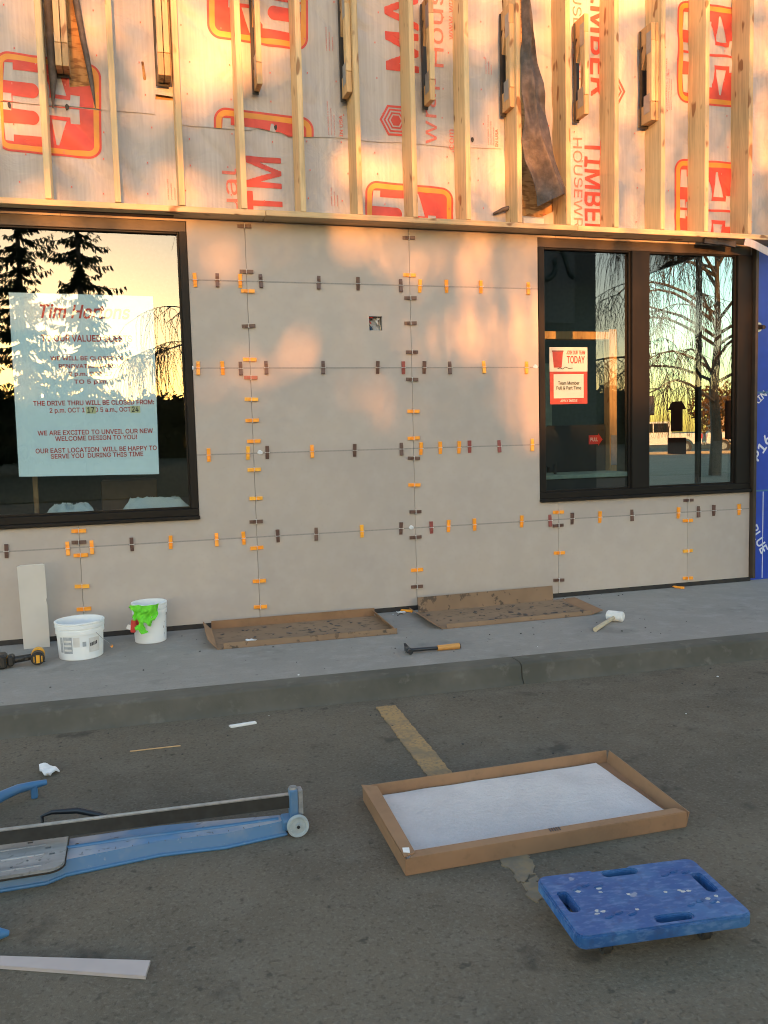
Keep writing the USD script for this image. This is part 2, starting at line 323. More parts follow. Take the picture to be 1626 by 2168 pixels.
# ------------------------------------------------------------------ the building
B = thing('restaurant_building', 'restaurant wall half clad in beige tile under bare timber studs and printed house wrap', 'building')
XL, XR, YB, TOP = -4.0, 8.0, 6.0, 5.3
winL = (-.56, .802, .755, 2.79); winR = (3.443, 5.42, .748, 2.79)
holes = unary_union([sbox(a, c, b, d) for a, b, c, d in winL and [(w[0], w[1], w[2], w[3]) for w in ((winL[0], winL[1], winL[2], winL[3]),)] for a, b, c, d in [(a, b, c, d)]]) if False else None
openings = unary_union([sbox(winL[0], winL[2], winL[1], winL[3]), sbox(winR[0], winR[2], winR[1], winR[3])])
jbox = sbox(2.08, 2.071, 2.179, 2.173)
obj('backing_board', wallplate(sbox(XL, -.03, 5.425, 2.81).difference(unary_union([openings, jbox])), .0125, .075), backer, B)
obj('sheathing', wallplate(sbox(XL, 2.812, XR, TOP), .080, .100), osb, B)
obj('base_flashing', bx(XL, 5.44, .001, .011, WALK, .0135), black, B)  # black strip filling the dark gap below the tiles
# tiles
vx = [-1.2, 0, 1.2, 2.4, 3.6, 4.8]; rows = [.004, .6, 1.2, 1.8, 2.4, 2.811]
cols = [-2.4] + vx + [5.421]
g = .0016
for i in range(len(cols) - 1):
    for j in range(len(rows) - 1):
        c = sbox(cols[i] + g, rows[j] + g * 1.3, cols[i + 1] - g, rows[j + 1] - g * 1.3).difference(openings.buffer(.002, join_style=2)).difference(jbox)
        for gm in getattr(c, 'geoms', [c]):
            if gm.area > .002:
                off = rnd.uniform(0, .0007)
                obj('tile', wallplate(gm, off, .0095), tile_m, B)
for z in rows[1:-1]:
    js = LineString([(-2.4, z), (5.42, z)]).buffer(.0046, cap_style=2).difference(openings.buffer(.003)).difference(jbox)
    for jg in getattr(js, 'geoms', [js]): obj('joint_filler', wallplate(jg, -.0005, .0115), grout_h, B)
# junction box with wires
jb = grp('junction_box', B)
obj('steel_box', cat_([bx(2.08, 2.179, .055, .060, 2.071, 2.173), bx(2.076, 2.0795, .002, .06, 2.071, 2.173), bx(2.1795, 2.183, .002, .06, 2.071, 2.173), bx(2.076, 2.183, .002, .06, 2.0675, 2.0705), bx(2.076, 2.183, .002, .06, 2.1735, 2.1765)]), print_grey, jb)
for k, (wm, sd) in enumerate(((print_black, 1), (scrap, 2), (red_plastic, 3), (cut_blue, 4), (scrap, 5), (pale_handle, 6))):
    r = random.Random(sd); pts = []
    p = np.array([r.uniform(2.09, 2.17), .05, r.uniform(2.08, 2.165)])
    for t in range(7):
        pts.append(p.copy()); p = np.array([np.clip(p[0] + r.uniform(-.03, .03), 2.087, 2.172), .05 - .006 * t + r.uniform(-.004, .004), np.clip(p[2] + r.uniform(-.035, .035), 2.078, 2.166)])
    obj('wire', tube(pts, .0045, 6), wm, jb, smooth=True)

# timber: bottom plate, studs
def timber(name, x0, x1, y0, y1, z0, z1, m, parent=B): return obj(name, cb(x0, x1, y0, y1, z0, z1, .0025), m, parent)
PT0, PT1 = 2.813, 2.851
timber('bottom_plate', XL, 1.325, -.155, .076, PT0, PT1, pine_side)
timber('bottom_plate', 1.328, 3.70, -.161, .076, PT0 + .001, PT1 + .001, pine_side)
timber('bottom_plate', 3.703, XR, -.163, .076, PT0 - .001, PT1, pine_side)
for k in range(-7, 10):
    x = 2.385 + .4075 * k + rnd.uniform(-.004, .004); t = rnd.uniform(-.003, .003)
    if k == -6: x -= .012
    sm = cb(-.019, .019, -.161 + t, .060, PT1 + .003, TOP, .0025)
    sm.apply_transform(trimesh.transformations.rotation_matrix(rnd.uniform(-.003, .003), (0, 1, 0), (0, 0, PT1)))
    sm.apply_translation((x + .019, 0, 0)); obj('stud', sm, pine_up, B)
timber('stud', 4.008 + .043, 4.008 + .079, -.08, .060, 3.98, TOP, pine_up)      # short cripple beside a stud
# truss ends sticking out through the wrap
for n, (x0, pair) in enumerate(((.030, 1), (.660, 1), (1.306, 0), (1.931, 0), (2.547, 0), (3.169, 0), (3.787, 0), (4.366, 1))):
    T = grp('truss_end', B); yf = -.122
    for q in range(1 + pair):
        a = x0 + q * .042; b = a + .038
        timber('bottom_chord', a, b, yf + .002, .3, 3.692, 3.832, truss_wood, T)
        timber('top_chord', a, b, yf + .002, .3, 4.287, 4.420, truss_wood, T)
        timber('end_post', a + .001, b - .001, yf - .002, yf + .066, 3.8335, 4.2855, pine_up, T)
        web = cb(-.30, .30, -.03, .03, 0, .036, .002); web = xf(web, rz=math.radians(62))
        v = web.vertices; web.vertices = np.stack([a + .001 + v[:, 2], -v[:, 0] + .075, v[:, 1] + 4.06], 1); web.fix_normals()
        obj('diagonal_web', web, truss_wood, T)
        if q == 0:
            obj('nail_plate', bx(a - .0015, a - .0003, -.115, -.055, 4.20, 4.36), grey_ply, T)
            obj('nail_plate', bx(a - .0015, a - .0003, -.10, -.02, 3.76, 3.90), grey_ply, T)
    obj('wrap_slit', bx(x0 - .013, x0 + .03 + .04 * pair, .012, .020, 3.672, 4.405 if n > 3 else TOP), black, T)

# house wrap, draped over the sheathing
WY = .068
def wrap_y(x, z):
    p = np.stack([np.asarray(x) * 1.6, np.asarray(z) * 1.1, np.zeros_like(np.asarray(x))], -1)
    q = np.stack([np.asarray(x) * 3.0 + np.asarray(z) * 3.5, np.asarray(z) * 1.0 - np.asarray(x) * 1.2, np.zeros_like(np.asarray(x))], -1)
    return WY - .024 * (meshkit.noise(p, 5)) + .010 - .016 * np.abs(meshkit.noise(q * 1.6, 9) - .5) * 2 - .008 * meshkit.noise(q * 3.1, 12)
def drape(poly, lift, size=.05):
    vs, fs, k = [], [], 0
    for gm in getattr(poly, 'geoms', [poly]):
        if gm.area < 1e-7: continue
        v, f = trimesh.creation.triangulate_polygon(gm, engine='earcut')
        v3 = np.column_stack([v, np.zeros(len(v))])
        v3, f = trimesh.remesh.subdivide_to_size(v3, f, size, max_iter=14)
        vs.append(v3); fs.append(np.asarray(f) + k); k += len(v3)
    v = np.vstack(vs); f = np.vstack(fs)
    m = trimesh.Trimesh(np.column_stack([v[:, 0], wrap_y(v[:, 0], v[:, 1]) - lift, v[:, 1]]), f, process=False)
    if m.face_normals[:, 1].mean() > 0: m.invert()
    return m
def drape_grid(poly, lift, size=.045):
    """clipped grid, for the big sheets: cells stay small and even"""
    x0, z0, x1, z1 = poly.bounds; out = []
    S = .6
    for xa in np.arange(x0, x1, S):
        for za in np.arange(z0, z1, S):
            c = poly.intersection(sbox(xa, za, min(xa + S, x1), min(za + S, z1)))
            if not c.is_empty: out += [p for p in getattr(c, 'geoms', [c]) if p.geom_type == 'Polygon' and p.area > 1e-6]
    from shapely.geometry import MultiPolygon
    m = drape(MultiPolygon(out), lift, size); m.merge_vertices(); return m
seam = [(-1.6, 3.50), (-.332, 3.499), (-.093, 3.501), (.255, 3.505), (.302, 3.497), (.374, 3.499), (.631, 3.501), (.644, 3.63), (.80, 3.62), (.809, 3.443), (1.047, 3.439), (1.177, 3.443), (1.275, 3.445), (1.325, 3.463),
        (1.441, 3.446), (1.491, 3.444), (1.54, 3.421), (1.711, 3.43), (1.918, 3.438), (2.112, 3.429), (2.418, 3.44), (2.79, 3.435), (3.174, 3.451)]
HW = grp('house_wrap', B)
hole_r = Polygon([(3.19, TOP), (3.20, 4.1), (3.30, 3.5), (3.345, 2.96), (3.50, 2.955), (3.60, 3.0), (3.655, 3.14), (3.64, 3.25), (3.53, 3.55), (3.46, 3.78), (3.38, 4.2), (3.34, TOP)])
hole_l = Polygon([(.10, TOP), (.10, 3.625), (.226, 3.645), (.165, 4.19), (.14, TOP)])
lower = Polygon([(-1.6, 2.853), (6.9, 2.853), (6.9, TOP), (3.0, TOP), (3.0, 3.6), (-1.6, 3.6)]).difference(hole_r)
upper = Polygon(seam + [(3.176, TOP), (-1.6, TOP)]).difference(hole_l)
obj('wrap_sheet', drape_grid(lower, 0.0), wrap_m, HW, smooth=True)
obj('wrap_sheet', drape_grid(upper, 0.007), wrap_m, HW, smooth=True)
patch = Polygon([(-.33, 2.854), (.443, 2.854), (.445, 2.94), (.425, 3.3), (.431, 3.496), (-.33, 3.496)])
obj('lap_patch', drape_grid(patch, 0.004), wrap_m, HW, smooth=True)
# the printed badge: red rounded square, amber band, white marks left bare
def badge_shapes(W, H, flip=False):
    S = lambda pts: Polygon([(u - .5, v) for u, v in pts])
    half = [S([(.060, .0), (.155, .0), (.148, -.085), (.066, -.080)]),
            S([(.075, -.205), (.46, -.205), (.46, -.315), (.165, -.315), (.165, -.385), (.088, -.380)])]
    arc = affinity.scale(Point(.39 - .5, -.137).buffer(1, 24), .118, .178)
    hole_ = unary_union([affinity.scale(Point(.34 - .5, -.132).buffer(1, 20), .066, .072), sbox(-.5 + .05, -.203, .34 - .5, -.062)])
    body = unary_union(half + [arc.intersection(sbox(-.25, -.6, .6, 0)), sbox(.16 - .5, -.062, .45 - .5, 0), sbox(.40 - .5, -.085, .79 - .5, 0)]).difference(hole_.difference(half[0]))
    foot = S([(.70, -.08), (.705, -.145), (.795, -.145), (.79, -.02)])
    tri = S([(.525, -.125), (.665, -.125), (.59, -.38), (.565, -.38)])
    h = unary_union([body, foot, tri])
    h = affinity.translate(h, 0, -.012)
    full = unary_union([h, affinity.scale(h, 1, -1, origin=(0, 0))])
    if flip: full = affinity.scale(full, -1, 1, origin=(0, 0))
    full = affinity.scale(full, W, H, origin=(0, 0))
    o = rrect(W, H, .13 * W, 10); a = o.buffer(-.022 * W); b = a.buffer(-.052 * W)
    return o.difference(a).union(b.difference(full)), a.difference(b)
def badge(cx, cz, W, H, clip=None, flip=False, rot=0, lift=.0026):
    r, o = badge_shapes(W, H, flip)
    for nm, s, m in (('badge_print', r, red_ink), ('badge_band', o, orange_ink)):
        s = affinity.translate(affinity.rotate(s, rot, origin=(0, 0)), cx, cz)
        if clip is not None: s = s.intersection(clip)
        obj(nm, drape(s, lift), m, HW, smooth=True)
up_clip, lo_clip = upper.buffer(-.001), sbox(-1.6, 2.855, 7, 3.9).difference(upper.buffer(.001))
badge(-.035, 3.485, .645, .63, up_clip, rot=-3, lift=.0096)
badge(-.035, 3.50, .645, .63, lo_clip.intersection(patch), rot=-2, lift=.0068)
badge(1.364, 4.345, .70, .645, up_clip, flip=True, rot=-2, lift=.0096)
badge(1.366, 3.252, .70, .64, up_clip, rot=-2, lift=.0096)
badge(2.427, 2.83, .68, .63, lo_clip, rot=-2)
badge(5.075, 4.315, .70, .79, lower)
badge(5.055, 3.085, .70, .79, lower)
def wrap_text(s, x, z, height, width, ccw, m, bold=True, lift=.003, clip=None):
    t = txt(s, width, height, bold, .0004)
    t = t.subdivide_to_size(.06) if width > .3 else t
    v = t.vertices; X, Z = (x - v[:, 1], z + v[:, 0]) if ccw else (x + v[:, 1], z - v[:, 0])
    t.vertices = np.stack([X, wrap_y(X, Z) - lift - v[:, 2], Z], 1)
    obj('wrap_lettering', t, m, HW)
wrap_text('House', 2.72, 4.00, .115, .66, True, thin_red, False, .0096)
wrap_text('wrap', 2.655, 3.445, .115, .50, True, thin_red, False, .0096)
wrap_text('www.wrap.com', 2.80, 4.20, .045, .50, True, thin_red, False, .0096)
wrap_text('.com', 2.79, 3.40, .045, .16, True, thin_red, False, .0096)
wrap_text('MART', 2.52, 3.94, .24, .98, True, red_ink, True, .0096)
wrap_text('TM', 1.475, 2.87, .235, .40, True, red_ink)
wrap_text('ual', 1.165, 2.87, .10, .31, True, thin_red, False)
wrap_text('HOUSEWRAP', 3.785, 3.575, .075, .86, False, thin_red, False)
wrap_text('HOUSEWRAP', 3.79, 4.85, .075, .84, False, thin_red, False)
wrap_text('TIMBER', 3.885, 3.565, .15, .75, False, red_ink)
wrap_text('TIMBER', 3.945, 4.85, .15, .95, False, red_ink)
for x, z, h, lift in ((1.84, 4.03, .16, .0096), (1.835, 3.45, .24, .0096), (3.06, 3.98, .12, .0096), (3.075, 3.47, .22, .0096), (.70, 2.94, .14, .003), (4.63, 3.85, .40, .003), (1.845, 2.96, .13, .003)):
    for q in range(3):
        wrap_text('APPLICATION INSTRUCTIONS' if q else 'CONFORMS TO CODE', x + q * .022, z, .008, h * (1 - .2 * q), True, thin_red, False, lift)
wrap_text('IN USA', 1.935, 3.445, .022, .15, True, thin_red, True, .0096)
wrap_text('IN USA', 3.15, 3.46, .022, .13, True, thin_red, True, .0096)
hx = []
for rr, ww in ((.125, .016), (.095, .013), (.067, .012)):
    h6 = Polygon([(rr * math.cos(a), rr * math.sin(a)) for a in np.arange(6) * math.pi / 3]); hx.append(h6.difference(h6.buffer(-ww, join_style=2)))
hx.append(Polygon([(.042 * math.cos(a), .042 * math.sin(a)) for a in np.arange(6) * math.pi / 3]))
hexa = unary_union(hx)
for cx, cz, lift in ((2.34, 3.59, .0096), (4.12, 3.955, .003)):
    obj('hexagon_mark', drape(affinity.translate(hexa, cx, cz), lift), red_ink, HW)
dots = [affinity.translate(sbox(-.004, -.006, .004, .006), x, z) for x in np.arange(-.5, 6.2, .27) for z in (2.98, 3.2, 3.38, 3.62, 3.85, 4.1, 4.35)]
dots = [affinity.translate(d, rnd.uniform(-.04, .04), rnd.uniform(-.03, .03)) for d in dots]
obj('printed_dots', drape(unary_union(dots), .0105), thin_red, HW, kind='stuff')
for x, z in ((-.272, 3.476), (.077, 3.493), (1.453, 3.475), (2.938, 3.496)):
    h = Polygon([(.012 * math.cos(a) * rnd.uniform(.7, 1.2), .02 * math.sin(a) * rnd.uniform(.8, 1.3)) for a in np.arange(9) * 2 * math.pi / 9])
    obj('wrap_tear', drape(affinity.translate(h, x, z), .0112), black, HW)
obj('wrap_spike', cyl((.578, .05, 3.72), (.566, -.03, 3.80), .010, .008, 8), truss_wood, B)
# white flange strip low in the torn gap and loose ends over the right window
for a, b in ((3.345, 3.52), (3.53, 3.60)):
    obj('white_flange', cb(a, b, .040, .046, PT1 + .004, 2.945 - .05 * (a > 3.5), .002), scrap, B)
fl = trimesh.creation.box((.32, .004, .06)).subdivide().subdivide().subdivide()
fl.vertices[:, 1] += .02 * np.sin(fl.vertices[:, 0] * 12); fl.vertices[:, 2] -= .10 * (fl.vertices[:, 0] * 1.6) ** 2
obj('wrap_flap', xf(fl, (5.36, -.15, 2.755), ry=.25), wrap_m, B, smooth=True)
fl2 = noisy(trimesh.creation.box((.30, .03, .05)).subdivide().subdivide().subdivide(), .02, 14, 4)
obj('membrane_scrap', xf(fl2, (5.0, -.12, 2.785), ry=.08), black, B, smooth=40)
# dark header over the left window, trims
obj('header_flashing', cb(XL, .72, -.06, -.004, 2.808, 2.8125, .0015), black, B)
# right side: trim post and blue membrane
obj('corner_trim', cb(5.4245, 5.452, -.045, .10, -.0, 2.80, .003), sunlit_bronze, B)
BM = grp('blue_membrane', B)
obj('membrane_sheet', wallplate(sbox(5.4535, WALK, XR, 2.812), .035, .075), blue_mem, BM)
obj('overlap_line', wallplate(unary_union([sbox(5.456, 1.578, 7.9, 1.594), sbox(5.456, .738, 7.9, .752)]), .0335, .0345), cut_blue, BM)
obj('guide_line', wallplate(sbox(5.585, WALK + .01, 5.592, .735), .0335, .0345), white_ink, BM)
for s, x, z, h, w, a in (('VP160', 5.47, .92, .085, .42, 52), ('SKIN', 5.462, 1.435, .055, .20, 40), ('BLUE', 5.455, .42, .08, .26, -62), ('VP160', 5.9, .5, .085, .42, 52), ('BLUESKIN', 5.7, 1.75, .085, .6, 52)):
    t = txt(s, w, h, True, .001); t = xf(t, rz=math.radians(a)); t = to_wall(t, 0); t.apply_translation((x, .0345, z))
    t = trimesh.intersections.slice_mesh_plane(t, (1, 0, 0), (5.457, 0, 0)) if True else t
    obj('membrane_lettering', t, white_ink, BM)
sp = grp('wall_spigot', B)
obj('flange', cyl((5.505, .034, 2.135), (5.505, .018, 2.135), .045, .040, 24), chrome, sp, smooth=40)
obj('nozzle', cyl((5.505, .018, 2.135), (5.505, -.05, 2.125), .022, .017, 18), sunlit_bronze, sp, smooth=40)

# windows
def window(x0, x1, z0, z1, mull, label):
    w = grp('window', B); tag(w, label)
    fw_ = .052; y0, y1 = -.008, .074
    obj('frame', cb(x0 + .002, x0 + fw_, y0, y1, z0 + fw_ + .02, z1 - .07, .003), bronze, w)
    obj('frame', cb(x1 - fw_ - .09 * (x1 > 5), x1 - .002, y0, y1, z0 + fw_ + .02, z1 - .07, .003), bronze, w)
    obj('frame', cb(x0 + .002, x1 - .002, y0 - .001, y1, z0 + .022, z0 + fw_ + .0195, .003), bronze, w)
    obj('head_trim', cb(x0 + .002, x1 - .002, y0 + .022, y1, z1 - .0695, z1 + .018, .003), sunlit_bronze, w)
    obj('sill', cb(x0 - .004, x1 + .004, y0 - .022, y1 - .01, z0 - .004, z0 + .0215, .004), bronze, w)
    xs = [x0 + fw_] + ([] if not mull else [mull[0], mull[1]]) + [x1 - fw_ - .09 * (x1 > 5)]
    if mull: obj('mullion', cb(mull[0], mull[1], y0 + .001, y1, z0 + fw_ + .02, z1 - .07, .003), bronze, w)
    for k in range(0, len(xs), 2):
        a, b = xs[k], xs[k + 1]; c, d = z0 + fw_ + .02, z1 - .07
        for e in ((a, a + .012, c, d), (b - .012, b, c, d), (a + .012, b - .012, c, c + .014), (a + .012, b - .012, d - .012, d)):
            obj('glazing_bead', cb(e[0], e[1], .022, .045, e[2], e[3], .002), bronze, w)
        obj('pane', trimesh.Trimesh([(a, .05, c), (b, .05, c), (b, .05, d), (a, .05, d)], [(0, 1, 2), (0, 2, 3)]), pane_m, w)
window(winL[0], winL[1], winL[2], winL[3], None, 'wide dark framed window with a paper notice behind the glass')
window(winR[0], winR[1], winR[2], winR[3], (4.272, 4.432), 'dark framed window of two panes with a broad mullion')

# shell: floor, ceiling, back and side walls, roof
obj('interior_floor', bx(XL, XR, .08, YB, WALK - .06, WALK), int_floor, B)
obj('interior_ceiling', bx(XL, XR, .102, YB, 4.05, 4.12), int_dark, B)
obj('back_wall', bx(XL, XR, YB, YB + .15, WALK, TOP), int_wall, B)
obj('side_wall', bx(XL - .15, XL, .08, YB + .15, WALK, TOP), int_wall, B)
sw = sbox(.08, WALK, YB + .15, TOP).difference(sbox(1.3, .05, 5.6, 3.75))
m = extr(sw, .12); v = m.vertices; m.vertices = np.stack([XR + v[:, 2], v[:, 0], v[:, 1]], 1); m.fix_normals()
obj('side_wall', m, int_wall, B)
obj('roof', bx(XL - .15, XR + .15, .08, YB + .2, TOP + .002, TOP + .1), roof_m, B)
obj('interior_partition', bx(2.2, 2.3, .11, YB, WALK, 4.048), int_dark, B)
SW = grp('side_glazing', B)
for y in (1.3, 2.55, 3.35, 4.2, 5.54): obj('glazing_post', cb(XR + .03, XR + .09, y, y + .07, .05, 3.75, .003), bronze, SW)
obj('glazing_rail', cb(XR + .031, XR + .089, 1.3, 5.6, 3.67, 3.75, .003), bronze, SW)
obj('glazing_rail', cb(XR + .031, XR + .089, 1.3, 5.6, .05, .14, .003), bronze, SW)
obj('glazing_pane', trimesh.Trimesh([(XR + .06, 1.3, .1), (XR + .06, 5.6, .1), (XR + .06, 5.6, 3.7), (XR + .06, 1.3, 3.7)], [(0, 1, 2), (0, 2, 3)]), glass('side_glass', 1.5, (.55, .62, .61)), SW)

# ------------------------------------------------------------------ inside the right window
dr = thing('interior_door', 'new wooden door casing with dark door inside the right window', 'door')
obj('casing_head', cb(4.10, 5.06, 1.50, 1.60, 2.20, 2.275, .004), amber_wood, dr)
obj('casing_post', cb(4.975, 5.058, 1.49, 1.60, WALK, 2.30, .004), amber_wood, dr)
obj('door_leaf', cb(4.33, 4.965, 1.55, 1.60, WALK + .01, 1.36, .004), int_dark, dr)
obj('push_plate', cb(4.985, 5.05, 1.480, 1.488, .95, 1.25, .003), silver, dr)
pl = thing('pull_sign', 'small red arrow sticker reading PULL on the inside door', 'sign')
ar = Polygon([(-.07, -.045), (.035, -.045), (.035, -.062), (.085, 0), (.035, .062), (.035, .045), (-.07, .045)])
obj('arrow', xf(to_wall(extr(ar, .003)), (4.84, 1.547, 1.21)), red_plastic, pl)
obj('lettering', place_text(txt('PULL', .085, .035), 4.83, 1.195, 1.5435, True), paper2, pl)
ct = thing('counter', 'dark counter with pale edge inside the right window', 'counter')
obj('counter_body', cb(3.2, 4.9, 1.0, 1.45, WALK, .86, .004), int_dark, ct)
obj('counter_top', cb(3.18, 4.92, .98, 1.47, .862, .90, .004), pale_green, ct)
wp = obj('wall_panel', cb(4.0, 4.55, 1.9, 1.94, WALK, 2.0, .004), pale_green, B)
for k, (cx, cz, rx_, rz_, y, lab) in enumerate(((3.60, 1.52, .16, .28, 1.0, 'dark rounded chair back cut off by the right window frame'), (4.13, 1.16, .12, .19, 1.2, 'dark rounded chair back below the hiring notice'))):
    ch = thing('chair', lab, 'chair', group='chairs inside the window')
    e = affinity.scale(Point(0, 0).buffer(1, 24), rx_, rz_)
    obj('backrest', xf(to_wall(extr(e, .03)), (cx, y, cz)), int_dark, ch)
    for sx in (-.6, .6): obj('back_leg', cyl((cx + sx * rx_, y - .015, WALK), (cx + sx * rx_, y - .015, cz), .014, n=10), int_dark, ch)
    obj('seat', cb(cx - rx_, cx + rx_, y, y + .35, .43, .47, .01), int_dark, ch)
# stickers on the far glazing, seen from behind
def far_sticker(name, lab, shape, y, z, m, cat='sticker'):
    mm = extr(shape, .002); v = mm.vertices; mm.vertices = np.stack([XR + .054 + v[:, 2], y + v[:, 0], z + v[:, 1]], 1); mm.fix_normals()
    obj(name, mm, m, label=lab, cat=cat)
far_sticker('door_sticker', 'dark arrow shaped sticker on the far glazing, seen from behind', Polygon([(-.14, -.24), (.14, -.24), (.14, .08), (.22, .08), (.12, .2), (-.12, .2), (-.22, .08), (-.14, .08)]), 4.72, 1.50, dred_p)
far_sticker('door_sticker', 'dark oblong sticker under the arrow on the far glazing', sbox(-.22, -.12, .22, .12), 4.72, 1.05, dred_p)
far_sticker('door_sticker', 'square maroon sticker on the far glazing near the tail lamp', sbox(-.16, -.26, .16, .26), 3.50, 1.40, dred_p)
far_sticker('door_sticker', 'tall grey sticker on the far glazing, rightmost of the row', sbox(-.12, -.28, .12, .28), 3.02, 1.42, sign_grey)

# hiring notice on the right window
ps = thing('hiring_notice', 'white and red hiring notice taped inside the right window', 'poster')
Y = .062; x0, x1 = 3.568, 3.904
obj('upper_sheet', bx(x0, x1, Y, Y + .0015, 1.772, 1.964), paper2, ps)
obj('lower_sheet', bx(x0 + .002, x1 - .002, Y, Y + .0015, 1.515, 1.771), poster_red, ps)
obj('white_panel', bx(x0 + .035, x1 - .035, Y - .0015, Y - .0003, 1.562, 1.752), paper2, ps)
obj('cup_picture', xf(to_wall(extr(Polygon([(-.047, .06), (.047, .06), (.034, -.065), (-.034, -.065)]), .0012)), (3.64, Y - .0003, 1.868)), poster_red, ps)
obj('cup_picture_lid', xf(to_wall(extr(sbox(-.051, -.006, .051, .006), .0012)), (3.64, Y - .0005, 1.932)), dred_p, ps)
for s, w, h, cx, z, m in (('JOIN OUR TEAM', .165, .028, 3.80, 1.908, poster_red), ('TODAY', .16, .055, 3.80, 1.838, poster_red), ('Team Member', .19, .026, 3.736, 1.668, poster_dark), ('Full & Part Time', .22, .026, 3.736, 1.630, poster_dark), ('APPLY INSIDE', .15, .018, 3.736, 1.532, paper2)):
    obj('lettering', place_text(txt(s, w, h), cx, z, Y - (.0025 if m is poster_dark else .0006), True), m, ps)
obj('signature_mark', xf(to_wall(extr(LineString([(0, 0), (.02, .006), (.04, -.003), (.07, .012), (.1, 0), (.13, .004)]).buffer(.003), .001)), (3.64, Y - .0005, 1.795)), poster_dark, ps)

# closing notice on the left window
pz = thing('closing_notice', 'large white paper notice with red lettering inside the left window', 'poster')
Y = .062
sh = Polygon([(-.36, 1.09), (.545, 1.075), (.562, 2.294), (-.352, 2.30)])
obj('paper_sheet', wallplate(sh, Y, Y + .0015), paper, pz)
def pt(s, cx, z, w, h, shear=0, m=None):
    obj('lettering', place_text(txt(s, w, h, True, .001, shear), cx, z, Y - .0005, True), m or poster_red, pz)
pt('Tim Hortons', .12, 2.14, .58, .085, .25)
pt('TO OUR VALUED GUESTS', .12, 1.985, .58, .042)
for i, (s, w) in enumerate((('WE WILL BE CLOSED FOR', .50), ('RENOVATIONS FROM', .40), ('2 p.m. OCT 17', .28), ('TO 5 p.m.', .22))): pt(s, .13, 1.86 - i * .052, w, .026)
pt('THE DRIVE THRU WILL BE CLOSED FROM:', .145, 1.560, .78, .030)
pt('2 p.m. OCT 17 TO 5 a.m., OCT 24', .145, 1.512, .58, .030)
pt('WE ARE EXCITED TO UNVEIL OUR NEW', .145, 1.362, .745, .030)
pt('WELCOME DESIGN TO YOU!', .145, 1.322, .53, .030)
pt('OUR EAST LOCATION  WILL BE HAPPY TO', .145, 1.243, .785, .030)
pt('SERVE YOU  DURING THIS TIME', .145, 1.204, .60, .030)
for x, s in ((.105, '17'), (.395, '24')):
    obj('pasted_note', bx(x - .02, x + .045, Y - .0022, Y - .0012, 1.502, 1.549), note_yellow, pz)
    obj('handwriting', place_text(txt(s, .045, .036), x + .012, 1.508, Y - .0024, True), print_black, pz)

# inside the left window: sill, bags, stick, boxes
obj('inner_sill', cb(winL[0], winL[1], .076, .40, .77, .80, .004), bronze, B)
def bag(lab, cx, cy, sx, sy, sz, seed):
    N_ = 44; U, W2 = np.meshgrid(np.linspace(-1, 1, N_), np.linspace(-1, 1, N_), indexing='ij'); P3 = np.stack([U * 2.2, W2 * 2.2, 0 * U], -1)
    rg = 1 - np.abs(2 * meshkit.noise(P3 * 1.1 + 7, seed) - 1); r2 = 1 - np.abs(2 * meshkit.noise(P3 * 2.7 + 3, seed + 4) - 1)
    hgt = sz * (.12 + .85 * rg ** 2 + .15 * r2) * np.clip(1.3 - (U ** 4 + W2 ** 4), .04, 1)
    jx = .25 * (meshkit.noise(P3 * 1.3 + 11, seed + 9) - .5); V_ = np.stack([sx * (U + jx), sy * (W2 + jx), hgt], -1).reshape(-1, 3)
    F_ = [q_ for a_ in range(N_ - 1) for b_ in range(N_ - 1) for q_ in ((a_ * N_ + b_, (a_ + 1) * N_ + b_, (a_ + 1) * N_ + b_ + 1), (a_ * N_ + b_, (a_ + 1) * N_ + b_ + 1, a_ * N_ + b_ + 1))]
    m = trimesh.Trimesh(V_, F_, process=False)
    obj('plastic_bag', xf(m, (cx, cy, .801)), plastic_bag, smooth=30, label=lab, cat='plastic bag', group='crumpled plastic on the window sill')
bag('crumpled clear plastic on the left window sill below the notice, left one', -.06, .22, .15, .09, .085, 1)
bag('crumpled clear plastic on the left window sill by the right jamb', .52, .22, .22, .10, .10, 2)
obj('wooden_stick', cb(-.325, -.293, .50, .53, WALK, 1.35, .003), amber_wood, label='bare wooden stick standing inside the left window', cat='stick')
obj('storage_box', cb(.12, .55, 1.0, 1.4, WALK, 1.0, .008), plain('dark_carton', (.09, .06, .04), .85), label='dark brown carton behind the sill in the left window', cat='box')

